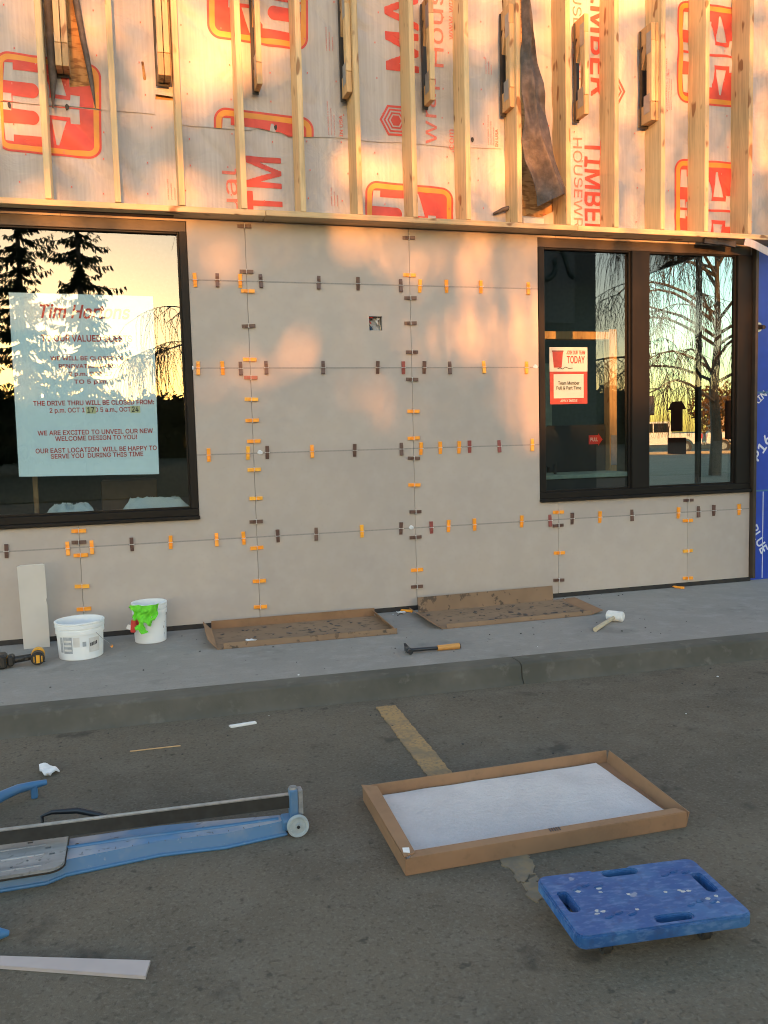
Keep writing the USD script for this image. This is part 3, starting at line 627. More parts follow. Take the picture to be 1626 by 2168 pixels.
# ------------------------------------------------------------------ levelling wedges along the joints
CL = {
    'A': [(0.844,'O'), (0.996,'B'), (1.153,'O'), (1.297,'B'), (1.712,'B'), (2.002,'B'), (2.328,'B'), (2.476,'Y'), (2.686,'O'), (2.963,'O'), (3.357,'O')],
    'B': [(0.839,'O'), (1.006,'O'), (1.132,'B'), (1.312,'B'), (1.724,'B'), (2.134,'B'), (2.332,'R'), (2.496,'B'), (2.700,'B'), (2.978,'Y'), (3.335,'O')],
    'C': [(0.885,'O'), (1.159,'Y'), (1.296,'B'), (1.622,'O'), (1.941,'B'), (2.302,'B'), (2.456,'O'), (2.610,'O'), (2.763,'O'), (2.849,'R'), (3.096,'R'), (3.377,'Y')],
    'D': [(-0.458,'B'), (-0.077,'O'), (0.077,'O'), (0.338,'B'), (0.598,'O'), (0.914,'O'), (1.104,'O'), (1.350,'B'), (1.632,'B'), (1.978,'Y'), (2.283,'B'), (2.525,'R'), (2.665,'O'), (2.879,'O'), (3.278,'O'), (3.525,'R'), (3.721,'B'), (3.971,'O'), (4.267,'B'), (4.708,'O'), (4.904,'B'), (5.055,'B'), (5.309,'O')],
    'v0': [(0.713,'O'), (0.636,'B'), (0.547,'O'), (0.334,'Y'), (0.177,'O')],
    'v1': [(2.774,'B'), (2.465,'B'), (2.332,'O'), (2.091,'B'), (1.859,'O'), (1.733,'R'), (1.581,'Y'), (1.433,'O'), (1.286,'O'), (1.084,'Y'), (0.879,'Y'), (0.712,'B'), (0.523,'O'), (0.282,'O'), (0.093,'O')],
    'v2': [(2.743,'B'), (2.475,'O'), (2.309,'B'), (2.126,'B'), (1.914,'B'), (1.713,'B'), (1.477,'O'), (1.277,'O'), (1.127,'B'), (0.926,'O'), (0.723,'B'), (0.529,'B'), (0.279,'O'), (0.151,'B')],
    'v3': [(0.660,'O'), (0.553,'B'), (0.333,'O'), (0.113,'B')],
    'v4': [(0.699,'B'), (0.529,'O'), (0.273,'Y'), (0.042,'O')],
}
JW = {'A': ('h', 2.4, 'on the top horizontal joint', 'from left'), 'B': ('h', 1.8, 'on the second horizontal joint', 'from left'),
      'C': ('h', 1.2, 'on the third horizontal joint', 'from left'), 'D': ('h', .6, 'on the lowest horizontal joint', 'from left'),
      'v0': ('v', 0, 'on the short joint under the left window', 'from top'), 'v1': ('v', 1.2, 'on the tall joint right of the left window', 'from top'),
      'v2': ('v', 2.4, 'on the tall joint beside the wired box', 'from top'), 'v3': ('v', 3.6, 'on the first joint under the two-pane window', 'from top'),
      'v4': ('v', 4.8, 'on the rightmost short vertical joint', 'from top')}
ORD = 'first second third fourth fifth sixth seventh eighth ninth tenth eleventh twelfth thirteenth fourteenth fifteenth sixteenth seventeenth eighteenth nineteenth twentieth twenty-first twenty-second twenty-third'.split()
CN = {'O': ('orange', orange_p), 'Y': ('amber', yellow_p), 'B': ('brown', brown_p), 'R': ('maroon', dred_p)}
def wedge_mesh():
    # a tapering bar with a ribbed lip; long axis z, thick end down
    pr = Polygon([(-.047, 0), (.044, 0), (.047, .004), (.047, .006), (.030, .0085), (-.030, .0150), (-.044, .0165), (-.047, .014)])
    m = extr(pr, .024); v = m.vertices
    m.vertices = np.stack([v[:, 2] - .012, -v[:, 1] - .0006, -v[:, 0]], 1); m.fix_normals()
    ribs = [bx(-.0112, .0112, -.0150 + .00002 * k, -.008, z - .0015, z + .0015) for k, z in enumerate(np.linspace(-.026, .006, 5))]
    return cat_([m] + [xf(r, (0, -.0006, 0)) for r in ribs])
def clip_mesh():
    return cat_([bx(-.016, .016, -.0215, .0, -.0011, .0011), bx(-.016, -.0125, -.022, 0, -.0025, .0025), bx(.0125, .016, -.022, 0, -.0025, .0025)])
proto = {}
def put_wedge(c, lab, loc, rot):
    if c not in proto:
        t = thing('tile_wedge', lab, 'tile wedge', loc, group='levelling wedges on the tile joints', rot=rot)
        obj('wedge', wedge_mesh(), CN[c][1], t); obj('clip', clip_mesh(), clip_m, t); proto[c] = t; return
    x = UsdGeom.Xform.Define(stage, '/World/' + numbered('/World', 'tile_wedge')); p = x.GetPrim()
    p.GetReferences().AddInternalReference(proto[c].GetPath()); p.SetInstanceable(True)
    x.ClearXformOpOrder(); 
    p.GetAttribute('xformOp:translate').Set(Gf.Vec3d(*loc)); p.GetAttribute('xformOp:rotateXYZ').Set(Gf.Vec3f(*rot))
    p.CreateAttribute('xformOpOrder', Sdf.ValueTypeNames.TokenArray).Set(['xformOp:translate', 'xformOp:rotateXYZ'])
    tag(p, lab, 'tile wedge', 'levelling wedges on the tile joints')
for j, lst in CL.items():
    o, k, where, way = JW[j]
    for i, (p, c) in enumerate(lst):
        lab = f'{CN[c][0]} levelling wedge, {ORD[i]} {way} {where}'
        jit = rnd.uniform(-2.5, 2.5); sl = rnd.uniform(-.004, .004)
        if o == 'h': put_wedge(c, lab, (p, -.0004, k + sl), (0, jit + (180 if rnd.random() < .35 else 0), 0))
        else: put_wedge(c, lab, (k + sl, -.0004, p), (0, 90 + jit + (180 if rnd.random() < .2 else 0), 0))
# loose wedges on the walk and dabs of thinset
for (x, y, a, lab) in ((2.30, -.045, .9, 'loose orange wedge lying at the wall foot between the two cartons'), (4.68, -.05, .5, 'loose orange wedge lying at the wall foot near the right corner')):
    obj('loose_wedge', xf(xf(wedge_mesh(), rx=math.pi / 2), (x, y, WALK + .018), rz=a), orange_p, label=lab, cat='tile wedge')
for (x, z, lab) in ((.795, 1.80, 'white thinset dab on the second joint at the left window edge'), (3.413, 1.803, 'white thinset dab on the second joint at the right window edge'), (1.245, 1.203, 'white thinset dab on the third joint beside a brown wedge'), (2.366, .603, 'white thinset dab on the lowest joint beside the tall joint')):
    m = noisy(trimesh.creation.icosphere(subdivisions=3, radius=.018), .006, 60, 2); m.vertices *= (1, .35, .9)
    obj('thinset_dab', xf(m, (x, -.002, z)), thin_m, smooth=True, label=lab, cat='mortar dab')

# ------------------------------------------------------------------ roofing felt strips
def felt_roll(lab, top, bot, r):
    pts = [np.array(top) * (1 - t) + np.array(bot) * t + np.array([.006 * math.sin(9 * t), 0, 0]) for t in np.linspace(0, 1, 16)]
    rr = [r * (.75 + .45 * math.sin(math.pi * min(1, t * 1.1)) ** .6) * (1 if t < .9 else max(.25, 1 - (t - .9) * 8)) for t in np.linspace(0, 1, 16)]
    obj('felt_roll', noisy(tube(pts, rr, 12), .004, 30, 3), felt_m, smooth=60, label=lab, cat='roofing felt')
felt_roll('rolled brown roofing felt hanging left of the first truss pair', (.032, -.045, 4.75), (-.008, -.04, 3.455), .026)
felt_roll('rolled brown roofing felt hanging slanted right of the first truss pair', (.105, -.03, 4.75), (.252, -.045, 3.475), .017)
Lp = [(3.255, 4.8), (3.245, 4.43), (3.235, 4.1), (3.228, 3.765), (3.245, 3.58), (3.235, 3.43), (3.265, 3.30), (3.33, 3.14), (3.365, 3.06), (3.375, 2.98)]
Rp = [(3.275, 4.8), (3.305, 4.43), (3.355, 4.1), (3.415, 3.775), (3.440, 3.58), (3.455, 3.50), (3.495, 3.38), (3.56, 3.22), (3.60, 3.14), (3.625, 3.095)]
n = 18; ss = np.linspace(0, 1, n); si = np.linspace(0, len(Lp) - 1, 40)
LI = np.array([np.interp(si, range(len(Lp)), [p[k] for p in Lp]) for k in (0, 1)]).T; RI = np.array([np.interp(si, range(len(Rp)), [p[k] for p in Rp]) for k in (0, 1)]).T
v, f = [], []
for i in range(40):
    tw = i / 39
    for j, s in enumerate(ss):
        p = LI[i] * (1 - s) + RI[i] * s
        yy_ = -.175 - .045 * math.sin(math.pi * min(1, s * 1.25)) - .02 * math.sin(6 * s + 5 * tw) * (tw > .2) + .05 * (meshkit.noise(np.array([p[0] * 16 + p[1] * 5, p[1] * 6, 0.0]), 6) - .5) - .035 * max(0, 1 - abs(s - .35 - .3 * tw) * 6)
        v.append((p[0], yy_, p[1]))
        if i < 39 and j < n - 1:
            q = i * n + j; f += [(q, q + 1, q + n + 1), (q, q + n + 1, q + n)]
sh_ = trimesh.Trimesh(v, f, process=False)
b2 = sh_.copy(); b2.vertices[:, 1] += .004; b2.invert()
obj('felt_strip', cat_([sh_, b2]), felt_m, smooth=40, label='wide torn strip of dark roofing felt hanging twisted between two studs', cat='roofing felt')
fr = noisy(tube([(3.09, .03, 2.955), (3.16, .01, 2.985), (3.24, .0, 3.01), (3.31, .0, 3.03)], [.010, .018, .018, .012], 8), .004, 30, 2)
obj('felt_scrap', fr, felt_m, smooth=True, label='small curled felt scrap lying on the bottom plate', cat='roofing felt')

# ------------------------------------------------------------------ cartons
def flap(t, name, p0, p1, h, lean, m, z0, inset=0.0, taper=(0, 0), th=.004, sub=3):
    """a cardboard flap hinged along p0-p1, lean = angle outward from upright"""
    p0, p1 = np.array(p0, float), np.array(p1, float); d = p1 - p0; L = np.linalg.norm(d); d /= L; out = np.array([d[1], -d[0]])
    g_ = trimesh.creation.box((L, th, h)); g_ = g_.subdivide_to_size(.08)
    v = g_.vertices.copy(); s = (v[:, 0] / L + .5); hh = v[:, 2] + h / 2; yy0 = v[:, 1]
    x = taper[0] * hh / h + s * (L - (taper[0] + taper[1]) * hh / h)
    wob = .006 * (meshkit.noise(np.stack([s * 5, hh * 9, np.full_like(s, z0 + L)], 1), 4) - .5) * hh / h
    yo = yy0 * math.cos(lean) + hh * math.sin(lean) + wob; zz0 = hh * math.cos(lean) - yy0 * math.sin(lean)
    g_.vertices = np.column_stack([p0[0] + d[0] * x + out[0] * yo, p0[1] + d[1] * x + out[1] * yo, z0 + np.maximum(zz0, .0015)])
    g_.fix_normals(); return obj(name, g_, m, t)
def sheet(poly, z0, z1):
    m = extr(Polygon(poly), z1 - z0); m.apply_translation((0, 0, z0)); return m
t1 = thing('carton_tray', 'stained flattened carton tray on the walk beside the white buckets', 'carton')
q = [(.83, -.675), (2.02, -.700), (2.045, -.095), (.845, -.075)]
obj('base_panel', sheet(q, WALK + .001, WALK + .006), card_dirty, t1)
flap(t1, 'front_flap', (.87, -.672), (2.02, -.702), .035, -.25, card_dirty, WALK + .004)
flap(t1, 'back_flap', (2.03, -.100), (.845, -.080), .062, -.12, card, WALK + .004)
flap(t1, 'side_flap', (.845, -.085), (.83, -.675), .085, .75, card, WALK + .004, taper=(0, .03))
flap(t1, 'side_flap', (2.02, -.700), (2.045, -.10), .055, -.55, card, WALK + .004)
t2 = thing('carton_tray', 'open stained carton tray on the walk below the right window', 'carton')
q = [(2.345, -.695), (3.50, -.690), (3.56, -.09), (2.36, -.12)]
obj('base_panel', sheet(q, WALK + .001, WALK + .006), card_dirty, t2)
flap(t2, 'front_flap', (2.38, -.695), (3.50, -.692), .030, -.3, card_dirty, WALK + .004)
flap(t2, 'back_flap', (3.50, -.095), (2.365, -.125), .115, .12, card_dirty, WALK + .004)
flap(t2, 'side_flap', (2.36, -.125), (2.345, -.695), .08, 1.0, card, WALK + .004, taper=(.0, .03))
flap(t2, 'side_flap', (3.50, -.690), (3.56, -.10), .10, 1.38, card, WALK + .006, taper=(.03, .05))
t3 = thing('carton_tray', 'clean carton tray with white foam sheet lying on the asphalt', 'carton')
A_, B_, C_, D_ = (1.166, -3.512), (2.232, -3.520), (2.285, -2.895), (1.186, -2.902)
obj('base_panel', sheet([A_, B_, C_, D_], ROAD + .001, ROAD + .006), card, t3)
H3 = .056
flap(t3, 'front_wall', A_, B_, H3, .03, card, ROAD + .002)
flap(t3, 'right_wall', B_, C_, H3, .25, card, ROAD + .002)
flap(t3, 'back_wall', C_, D_, H3, .12, card, ROAD + .002)
flap(t3, 'left_wall', D_, A_, H3, .03, card, ROAD + .002)
obj('front_lip', sheet([(A_[0] + .012, A_[1] - .002), (B_[0] - .004, B_[1] - .002), (B_[0] - .02, B_[1] + .036), (A_[0] + .04, A_[1] + .042)], ROAD + H3 + .001, ROAD + H3 + .005), card, t3)
obj('left_lip', sheet([(D_[0] - .006, D_[1] + .004), (A_[0] - .002, A_[1] + .004), (A_[0] + .040, A_[1] + .02), (D_[0] + .050, D_[1] - .03)], ROAD + H3 + .006, ROAD + H3 + .010), card, t3)
obj('tape_piece', sheet([(A_[0] + .002, A_[1] + .03), (A_[0] + .022, A_[1] + .02), (A_[0] + .030, A_[1] + .055), (A_[0] + .008, A_[1] + .06)], ROAD + H3 + .0105, ROAD + H3 + .012), scrap, t3)
pm = cat_([xf(sheet([(-.0025, -.012), (.0025, -.012), (.006, .012), (.001, .012)], 0, .001), (k * .009, 0, 0)) for k in range(5)])
obj('printed_mark', xf(pm, (1.70, A_[1] + .022, ROAD + H3 + .0052)), print_black, t3)
fo = sbox(A_[0] + .03, A_[1] + .012, B_[0] - .012, C_[1] - .02)
fm = trimesh.creation.box((fo.bounds[2] - fo.bounds[0], fo.bounds[3] - fo.bounds[1], .010)).subdivide_to_size(.03)
fm.apply_translation(((fo.bounds[0] + fo.bounds[2]) / 2, (fo.bounds[1] + fo.bounds[3]) / 2, ROAD + .013))
fm.vertices[:, 2] += .004 * (meshkit.noise(fm.vertices * 9, 8) - .5) * (fm.vertices[:, 2] > ROAD + .013)
obj('foam_sheet', fm, foam, smooth=40, label='white foam sheet lying in the carton tray on the asphalt', cat='foam sheet')

# ------------------------------------------------------------------ buckets, rag
def bucket(lab, loc, rb, rtop, h, rotz):
    t = thing('bucket', lab, 'bucket', loc, rotz)
    k = rtop / rb; R = lambda z: rb + (rtop - .008 - rb) * z / h
    prof = [(0, .004), (rb - .008, .004), (rb - .006, 0), (rb - .001, .004), (R(.06), .06)]
    z1 = h - .075
    prof += [(R(z1), z1), (R(z1) + .006, z1 + .002), (R(z1) + .006, z1 + .026), (R(z1) + .001, z1 + .03), (R(h - .040), h - .040), (R(h - .04) + .007, h - .037), (R(h - .04) + .007, h - .018), (R(h - .015) + .002, h - .014),
             (rtop, h - .010), (rtop, h - .002), (rtop - .003, h), (rtop - .010, h - .002), (rb - .006, .012), (0, .012)]
    obj('shell', lathe(prof, 56), bucket_m, t, smooth=35)
    return t, R
def band(R, a0, a1, z0, z1, off=.0012, n=14):
    v, f = [], []
    for i, a in enumerate(np.linspace(a0, a1, n)):
        for z in (z0, z1): v.append(((R(z) + off) * math.cos(a), (R(z) + off) * math.sin(a), z))
        if i: q = 2 * i; f += [(q - 2, q, q + 1), (q - 2, q + 1, q - 1)]
    return trimesh.Trimesh(v, f, process=False)
b1, R1 = bucket('open white plastic bucket with grey printed label, by the leaning tile', (.002, -.485, WALK), .132, .150, .232, 0)
fa = -math.pi / 2
for a0, a1, z0, z1, m in ((-.95, -.78, .05, .145, print_grey), (-.74, -.30, .045, .148, print_grey), (-.26, .02, .085, .145, clip_m), (.14, .30, .085, .115, print_grey), (.42, .98, .045, .135, clip_m)):
    obj('label_print', band(R1, fa + a0, fa + a1, z0, z1), m, b1)
for k in range(5): obj('label_print', band(R1, fa + .47 + k * .075, fa + .525 + k * .075, .082 + .002 * k, .104 + .002 * k, .0022, 4), print_black, b1)
for k in range(3): obj('label_print', band(R1, fa - .70, fa - .34, .060 + k * .028, .072 + k * .028, .0022, 8), clip_m, b1)
ap = [(.10, -.112, .165), (.13, -.115, .13), (.165, -.10, .095), (.19, -.08, .06), (.187, -.047, .052)]
obj('bail_wire', tube(ap, .0022, 6), wire_m, b1, smooth=True)
obj('bail_grip', cyl((.188, -.082, .062), (.186, -.045, .052), .008, n=12), orange_p, b1, smooth=40)
b2_, R2 = bucket('tall white plastic bucket with a green cloth over its rim', (.43, -.235, WALK), .103, .117, .265, .4)
sm = [affinity.translate(affinity.scale(Point(0, 0).buffer(1, 6), .0022, rnd.uniform(.002, .009)), rnd.uniform(-1.1, .6), rnd.uniform(.05, .22)) for _ in range(24)]
vs = []
for s in sm:
    c = np.array(s.exterior.coords)[:-1]; a = c[:, 0]; z = c[:, 1]; ctr = c.mean(0)
    pts = np.array([((R2(zz_) + .0012) * math.cos(a_ * 1), (R2(zz_) + .0012) * math.sin(a_), zz_) for a_, zz_ in zip(ctr[0] + (a - ctr[0]) * 8, z)])
    vs.append(trimesh.convex.convex_hull(np.vstack([pts, pts * (.99, .99, 1)])))
obj('splatter', cat_(vs), print_black, b2_, kind='stuff')
obj('red_band', band(R2, -math.pi * .5 - .4 - 1.05, -math.pi * .5 - .4 - .65, .10, .20), red_plastic, b2_)
# cloth: crumpled sheet bent over the rim
N = 34; cv, cf = [], []
for i in range(N):
    for j in range(N):
        u = i / (N - 1) - .5; w = j / (N - 1)
        ang = -math.pi / 2 - .28 + u * 1.35 * (1 - .35 * w) + .10 * math.sin(w * 7)
        zc = .272 - max(0, w - .22) * .235 - .03 * abs(u) * (w > .3)
        rad = .117 + .010 + (-.055 * (1 - w / .22) if w < .22 else 0.0) + .03 * math.sin(9 * u + 3 * w) * .5 + .055 * (meshkit.noise(np.array([u * 6, w * 6, 1.0]), 3)) + .022 * meshkit.noise(np.array([u * 14, w * 12, 4.0]), 5)
        zc += .012 * (meshkit.noise(np.array([u * 8, w * 6, 9.0]), 7) - .5) - (.02 * (1 - w / .22) if w < .22 else 0)
        cv.append((.43 + rad * math.cos(ang), -.235 + rad * math.sin(ang), WALK + zc))
        if i < N - 1 and j < N - 1:
            if (u + .5) + (1 - w) > .30 + .5 * meshkit.noise(np.array([u * 6, w * 6, 2.0]), 4) and (.5 - u) + (1 - w) > .25 + .6 * meshkit.noise(np.array([u * 6, w * 6, 7.0]), 8):
                q_ = i * N + j; cf += [(q_, q_ + 1, q_ + N + 1), (q_, q_ + N + 1, q_ + N)]
obj('green_cloth', trimesh.Trimesh(cv, cf, process=False), green_rag, smooth=30, label='crumpled bright green cloth draped over the tall bucket rim', cat='cloth')
rs = thing('red_scraper', 'small red handled tool hanging on the tall bucket under the cloth', 'tool', (.318, -.33, WALK))
obj('handle', xf(cb(-.017, .017, -.012, .012, 0, .085, .006), (0, 0, .085), ry=.12), red_plastic, rs)
obj('blade', xf(cb(-.035, .01, -.003, .003, 0, .03, .002), (-.012, 0, .10), ry=.5), scrap, rs)

# ------------------------------------------------------------------ tile offcut leaning on the wall
op = Polygon([(0, 0), (.160, 0), (.161, .30), (.155, .335), (.163, .35), (.162, .578), (.150, .583), (.02, .582), (0, .575)])
om = to_wall(extr(op, .010), 0); om = xf(om, (0, 0, 0), rx=math.atan2(.135, .575)); om = xf(om, rz=.05)
om.apply_translation((-.371, -.155, WALK + .003)); obj('tile_offcut', om, offcut_m, label='narrow pale tile offcut leaning against the wall beside the bucket', cat='tile offcut')

# ------------------------------------------------------------------ impact driver
dv = thing('impact_driver', 'black and yellow cordless impact driver lying on the walk', 'power tool', (-.33, -.62, WALK), .04)
obj('battery', xf(cb(-.045, .035, -.055, .055, 0, .085, .012), (-.115, .0, .004)), tool_black, dv)
obj('battery_badge', cb(-.0795, -.072, -.030, .030, .025, .070, .003), tool_yellow, dv)
obj('battery_foot', xf(cb(-.02, .02, -.042, .042, 0, .062, .01), (-.058, 0, .014)), tool_black, dv)
obj('grip', cyl((-.04, 0, .044), (.065, .012, .050), .021, .019, 18), tool_black, dv, smooth=40)
obj('trigger', xf(cb(-.014, .014, -.008, .008, -.012, .012, .004), (.03, -.026, .05)), tool_black, dv)
obj('motor_housing', cat_([cyl((.095, -.062, .052), (.090, .075, .052), .040, .036, 28), cyl((.090, .075, .052), (.088, .115, .052), .030, .018, 24)]), tool_black, dv, smooth=40)
obj('side_shell', cat_([cyl((.0935, .0, .058), (.0915, .065, .058), .0400, .037, 28)]), tool_yellow, dv, smooth=40)
obj('rear_cap', cyl((.096, -.071, .050), (.0955, -.060, .050), .030, .037, 28), tool_black, dv, smooth=40)
obj('cap_badge', cat_([xf(cb(-.010, .010, -.0735, -.070, -.024, .024, .001), (.0965, 0, .050))]), tool_yellow, dv)
for k in (-.022, .022): obj('cap_vent', xf(cb(-.003, .003, -.0725, -.069, -.018, .018, .001), (.0965 + k, 0, .050)), tool_yellow, dv)
obj('bit_holder', cyl((.088, .115, .052), (.087, .150, .052), .008, .006, 14), wire_m, dv, smooth=40)

# ------------------------------------------------------------------ hammers
hm = thing('hammer', 'steel hammer with dark shaft and orange wooden grip on the walk', 'hammer', (2.085, -1.232, WALK), -.02)
obj('shaft', cyl((-.15, 0, .022), (.03, 0, .019), .012, .011, 14), hammer_steel, hm, smooth=40)
obj('grip', trimesh.convex.convex_hull(np.vstack([cyl((.028, 0, .019), (.17, 0, .020), .0165, .0185, 16).vertices])), handle_w, hm, smooth=40)
obj('grip_cap', cyl((.1705, 0, .020), (.176, 0, .020), .0185, .016, 16), hammer_steel, hm, smooth=40)
obj('head', cat_([xf(cb(-.016, .016, -.020, .035, -.014, .014, .004), (-.160, 0, .024)), cyl((-.160, -.018, .024), (-.162, -.055, .024), .0125, .016, 18), trimesh.convex.convex_hull(np.array([(-.174, .03, .012), (-.146, .03, .012), (-.174, .03, .036), (-.146, .03, .036), (-.166, .075, .05), (-.154, .075, .05), (-.166, .07, .044), (-.154, .07, .044)]))]), hammer_steel, hm, smooth=35)
mt = thing('rubber_mallet', 'white rubber mallet with pale wooden handle on the walk at right', 'mallet', (3.40, -1.04, WALK), .66)
obj('handle', cyl((-.19, 0, .016), (.16, 0, .034), .0155, .0125, 16), pale_handle, mt, smooth=40)
obj('head', noisy(cat_([lathe([(0, -.058), (.028, -.058), (.036, -.050), (.037, 0), (.036, .050), (.028, .058), (0, .058)], 28)]).apply_transform(trimesh.transformations.rotation_matrix(math.pi / 2, (1, 0, 0))).apply_translation((.175, 0, .038)), .002, 40, 1), rubber_white, mt, smooth=40)

# ------------------------------------------------------------------ tile cutter
tc = thing('tile_cutter', 'long blue manual tile cutter with grey board and steel rail on the asphalt', 'tile cutter')
front = [(-.75, -3.175), (.03, -3.172), (.09, -3.137), (.40, -3.102), (.62, -3.122), (.845, -3.092)]
back = [(.845, -3.020), (.62, -2.985), (.40, -2.955), (-.75, -2.945)]
body = Polygon(front + back)
zb, zt = ROAD + .006, ROAD + .052
top_in = body.buffer(-.012, join_style=2)
def loft(p0, z0, p1, z1):
    a, b = np.array(p0.exterior.coords)[:-1], np.array(p1.exterior.coords)[:-1]; n = len(a); v = [(x, y, z0) for x, y in a] + [(x, y, z1) for x, y in b]
    f = []
    for i in range(n):
        j = (i + 1) % n; f += [(i, j, n + j), (i, n + j, n + i)]
    m = trimesh.Trimesh(v, f, process=False); return m
b0 = np.array(front + back); ctr = b0.mean(0)
ins = np.array([(-.75, -3.163), (.022, -3.160), (.086, -3.124), (.40, -3.090), (.62, -3.110), (.83, -3.082), (.83, -3.03), (.62, -2.998), (.40, -2.968), (-.75, -2.957)])
obj('base_body', loft(Polygon(b0), zb, Polygon(ins), zt), cut_blue, tc, smooth=30)
obj('base_lip', cat_([xf(tube([(x, y - .003, zb) for x, y in front], .006, 6)), tube([(x, y + .003, zb) for x, y in back], .006, 6)]), cut_blue, tc, smooth=40)
deck = Polygon(ins); m = extr(deck, .003); m.apply_translation((0, 0, zt - .003)); obj('base_deck', m, cut_dust, tc)
obj('deck_ridge', cat_([tube([(-.7, -3.035, zt + .001), (.3, -3.040, zt + .002), (.6, -3.058, zt + .002), (.82, -3.062, zt + .001)], .007, 8)]), cut_blue, tc, smooth=True)
# rubbery grey board with holes
bd = unary_union([sbox(-.75, -3.205, .04, -2.93), sbox(.03, -3.165, .088, -2.955), Point(.04, -3.157).buffer(.048), Point(.048, -2.97).buffer(.04)])
hs = unary_union([sbox(a - .009, b - .007, a + .009, b + .007) for a, b in ((-.035, -2.985), (.028, -3.045), (.012, -3.09), (-.06, -3.165), (.045, -3.095), (-.22, -3.12), (-.3, -3.0))] + [Point(a, b).buffer(.005) for a, b in ((-.03, -3.12), (-.075, -3.15), (.01, -3.13), (-.12, -3.1))])
m = extr(bd.difference(hs), .010); m.apply_translation((0, 0, zt + .006)); obj('support_board', m, alu, tc)
m = extr(bd.buffer(.004), .005); m.apply_translation((0, 0, zt + .0005)); obj('rubber_pad', m, tool_black, tc)
for y in (-3.02, -3.09, -3.17): obj('board_rib', cat_([tube([(-.74, y, zt + .016), (.02, y, zt + .016)], .004, 6)]), alu, tc, smooth=True)
# rail
rl = Polygon([(-.75, -2.985), (.865, -3.062), (.865, -3.040), (-.75, -2.963)])
m = extr(rl, .046); m.apply_translation((0, 0, ROAD + .088)); obj('guide_rail', m, rail_m, tc)
m = extr(rl.buffer(-.0015), .004); m.apply_translation((0, 0, ROAD + .1345)); rail_e = m
for x in (-.28, .12, .33, .55, .78): obj('deck_bolt', cyl((x, -3.005 - .05 * (x + .3), zt), (x, -3.005 - .05 * (x + .3), zt + .005), .007, .006, 10), hammer_steel, tc, smooth=40)
for k, x in enumerate(np.arange(.14, .80, .055)): obj('scale_mark', bx(x - .001, x + .001, -3.100, -3.085 - .006 * (k % 2), zt + .0002, zt + .001), tool_black, tc)
obj('rail_edge', rail_e, rail_top, tc)
# end post and wheel
obj('end_post', cb(.862, .892, -3.085, -3.040, ROAD + .045, ROAD + .160, .004), cut_blue, tc)
obj('post_cap', cat_([xf(cyl((.877, -3.0625, ROAD + .160), (.877, -3.0625, ROAD + .168), .016, .014, 18)), cb(.893, .912, -3.075, -3.035, ROAD + .060, ROAD + .155, .003)]), alu, tc, smooth=30)
obj('foot_bracket', cb(.83, .905, -3.10, -3.03, ROAD + .018, ROAD + .058, .006), cut_blue, tc)
wh = obj('wheel', lathe([(0, -.009), (.012, -.011), (.014, -.006), (.028, -.005), (.031, -.009), (.038, -.010), (.040, -.006), (.040, .006), (.036, .010), (0, .010)], 40).apply_transform(trimesh.transformations.rotation_matrix(math.pi / 2, (1, 0, 0))).apply_transform(trimesh.transformations.rotation_matrix(math.pi, (0, 0, 1))).apply_translation((.882, -3.118, ROAD + .041)), wheel_m, tc, smooth=35)
obj('wheel_hub', cyl((.882, -3.106, ROAD + .041), (.882, -3.131, ROAD + .041), .007, .006, 12), hammer_steel, tc, smooth=40)
obj('stop_lever', cat_([tube([(-.012, -2.80, ROAD + .02), (-.015, -2.79, ROAD + .075), (.02, -2.79, ROAD + .085), (.11, -2.80, ROAD + .082), (.19, -2.84, ROAD + .07), (.28, -2.93, ROAD + .06)], [.006, .007, .009, .012, .011, .008], 8)]), hammer_steel, tc, smooth=True)
# separate blue pieces at the left edge
ba = thing('curved_metal_arm', 'curved blue painted metal arm lying above the tile cutter', 'tool handle')
pts = [(-.36, -2.74), (-.24, -2.56), (-.19, -2.485), (-.14, -2.435), (-.085, -2.415), (-.035, -2.400)]
obj('arm', tube([(x, y, ROAD + .055) for x, y in pts], [.022, .022, .021, .019, .016, .011], 10), cut_blue, ba, smooth=50)
obj('arm_foot', cb(-.095, -.070, -2.43, -2.40, ROAD + .001, ROAD + .055, .004), cut_blue, ba)
bt = thing('blue_support_leg', 'blue metal leg tip poking in at the left edge below the cutter', 'tool part')
obj('leg', tube([(-.45, -3.50, ROAD + .03), (-.20, -3.485, ROAD + .03), (-.07, -3.468, ROAD + .022), (-.046, -3.463, ROAD + .016)], [.02, .02, .017, .008], 10), cut_blue, bt, smooth=50)
obj('leg_foot', cyl((-.3, -3.49, ROAD + .001), (-.3, -3.49, ROAD + .03), .02, .02, 14), tool_black, bt)

# ------------------------------------------------------------------ blue dolly
dl = thing('dolly', 'scuffed blue plastic furniture dolly with hand slots on the asphalt', 'dolly', (1.716, -4.016, ROAD), -.105)
W_, H_ = .515, .325
slots = unary_union([affinity.translate(affinity.rotate(rrect(.10, .026, .0125), 90), -.215, .01), affinity.translate(affinity.rotate(rrect(.10, .026, .0125), 90), .215, .02), affinity.translate(rrect(.105, .026, .0125), .035, -.128), affinity.translate(rrect(.105, .026, .0125), .0, .128)])
outl = rrect(W_, H_, .03).difference(unary_union([affinity.translate(rrect(.12, .016, .005), -.02, H_ / 2)])).difference(slots)
layers = [(outl.buffer(-.006), .100, .1035), (outl.buffer(-.002), .0965, .100), (outl, .072, .0965), (outl.buffer(-.004), .066, .072)]
parts = []
for p, z0, z1 in layers:
    m = extr(p, z1 - z0); m.apply_translation((0, 0, z0)); parts.append(m)
obj('deck', cat_(parts), dolly_m, dl)
sk = rrect(W_ - .09, H_ - .09, .03).difference(rrect(W_ - .13, H_ - .13, .02)).difference(unary_union([sbox(-.10, -.3, .02, .3), sbox(-.4, -.05, .4, .05)]))
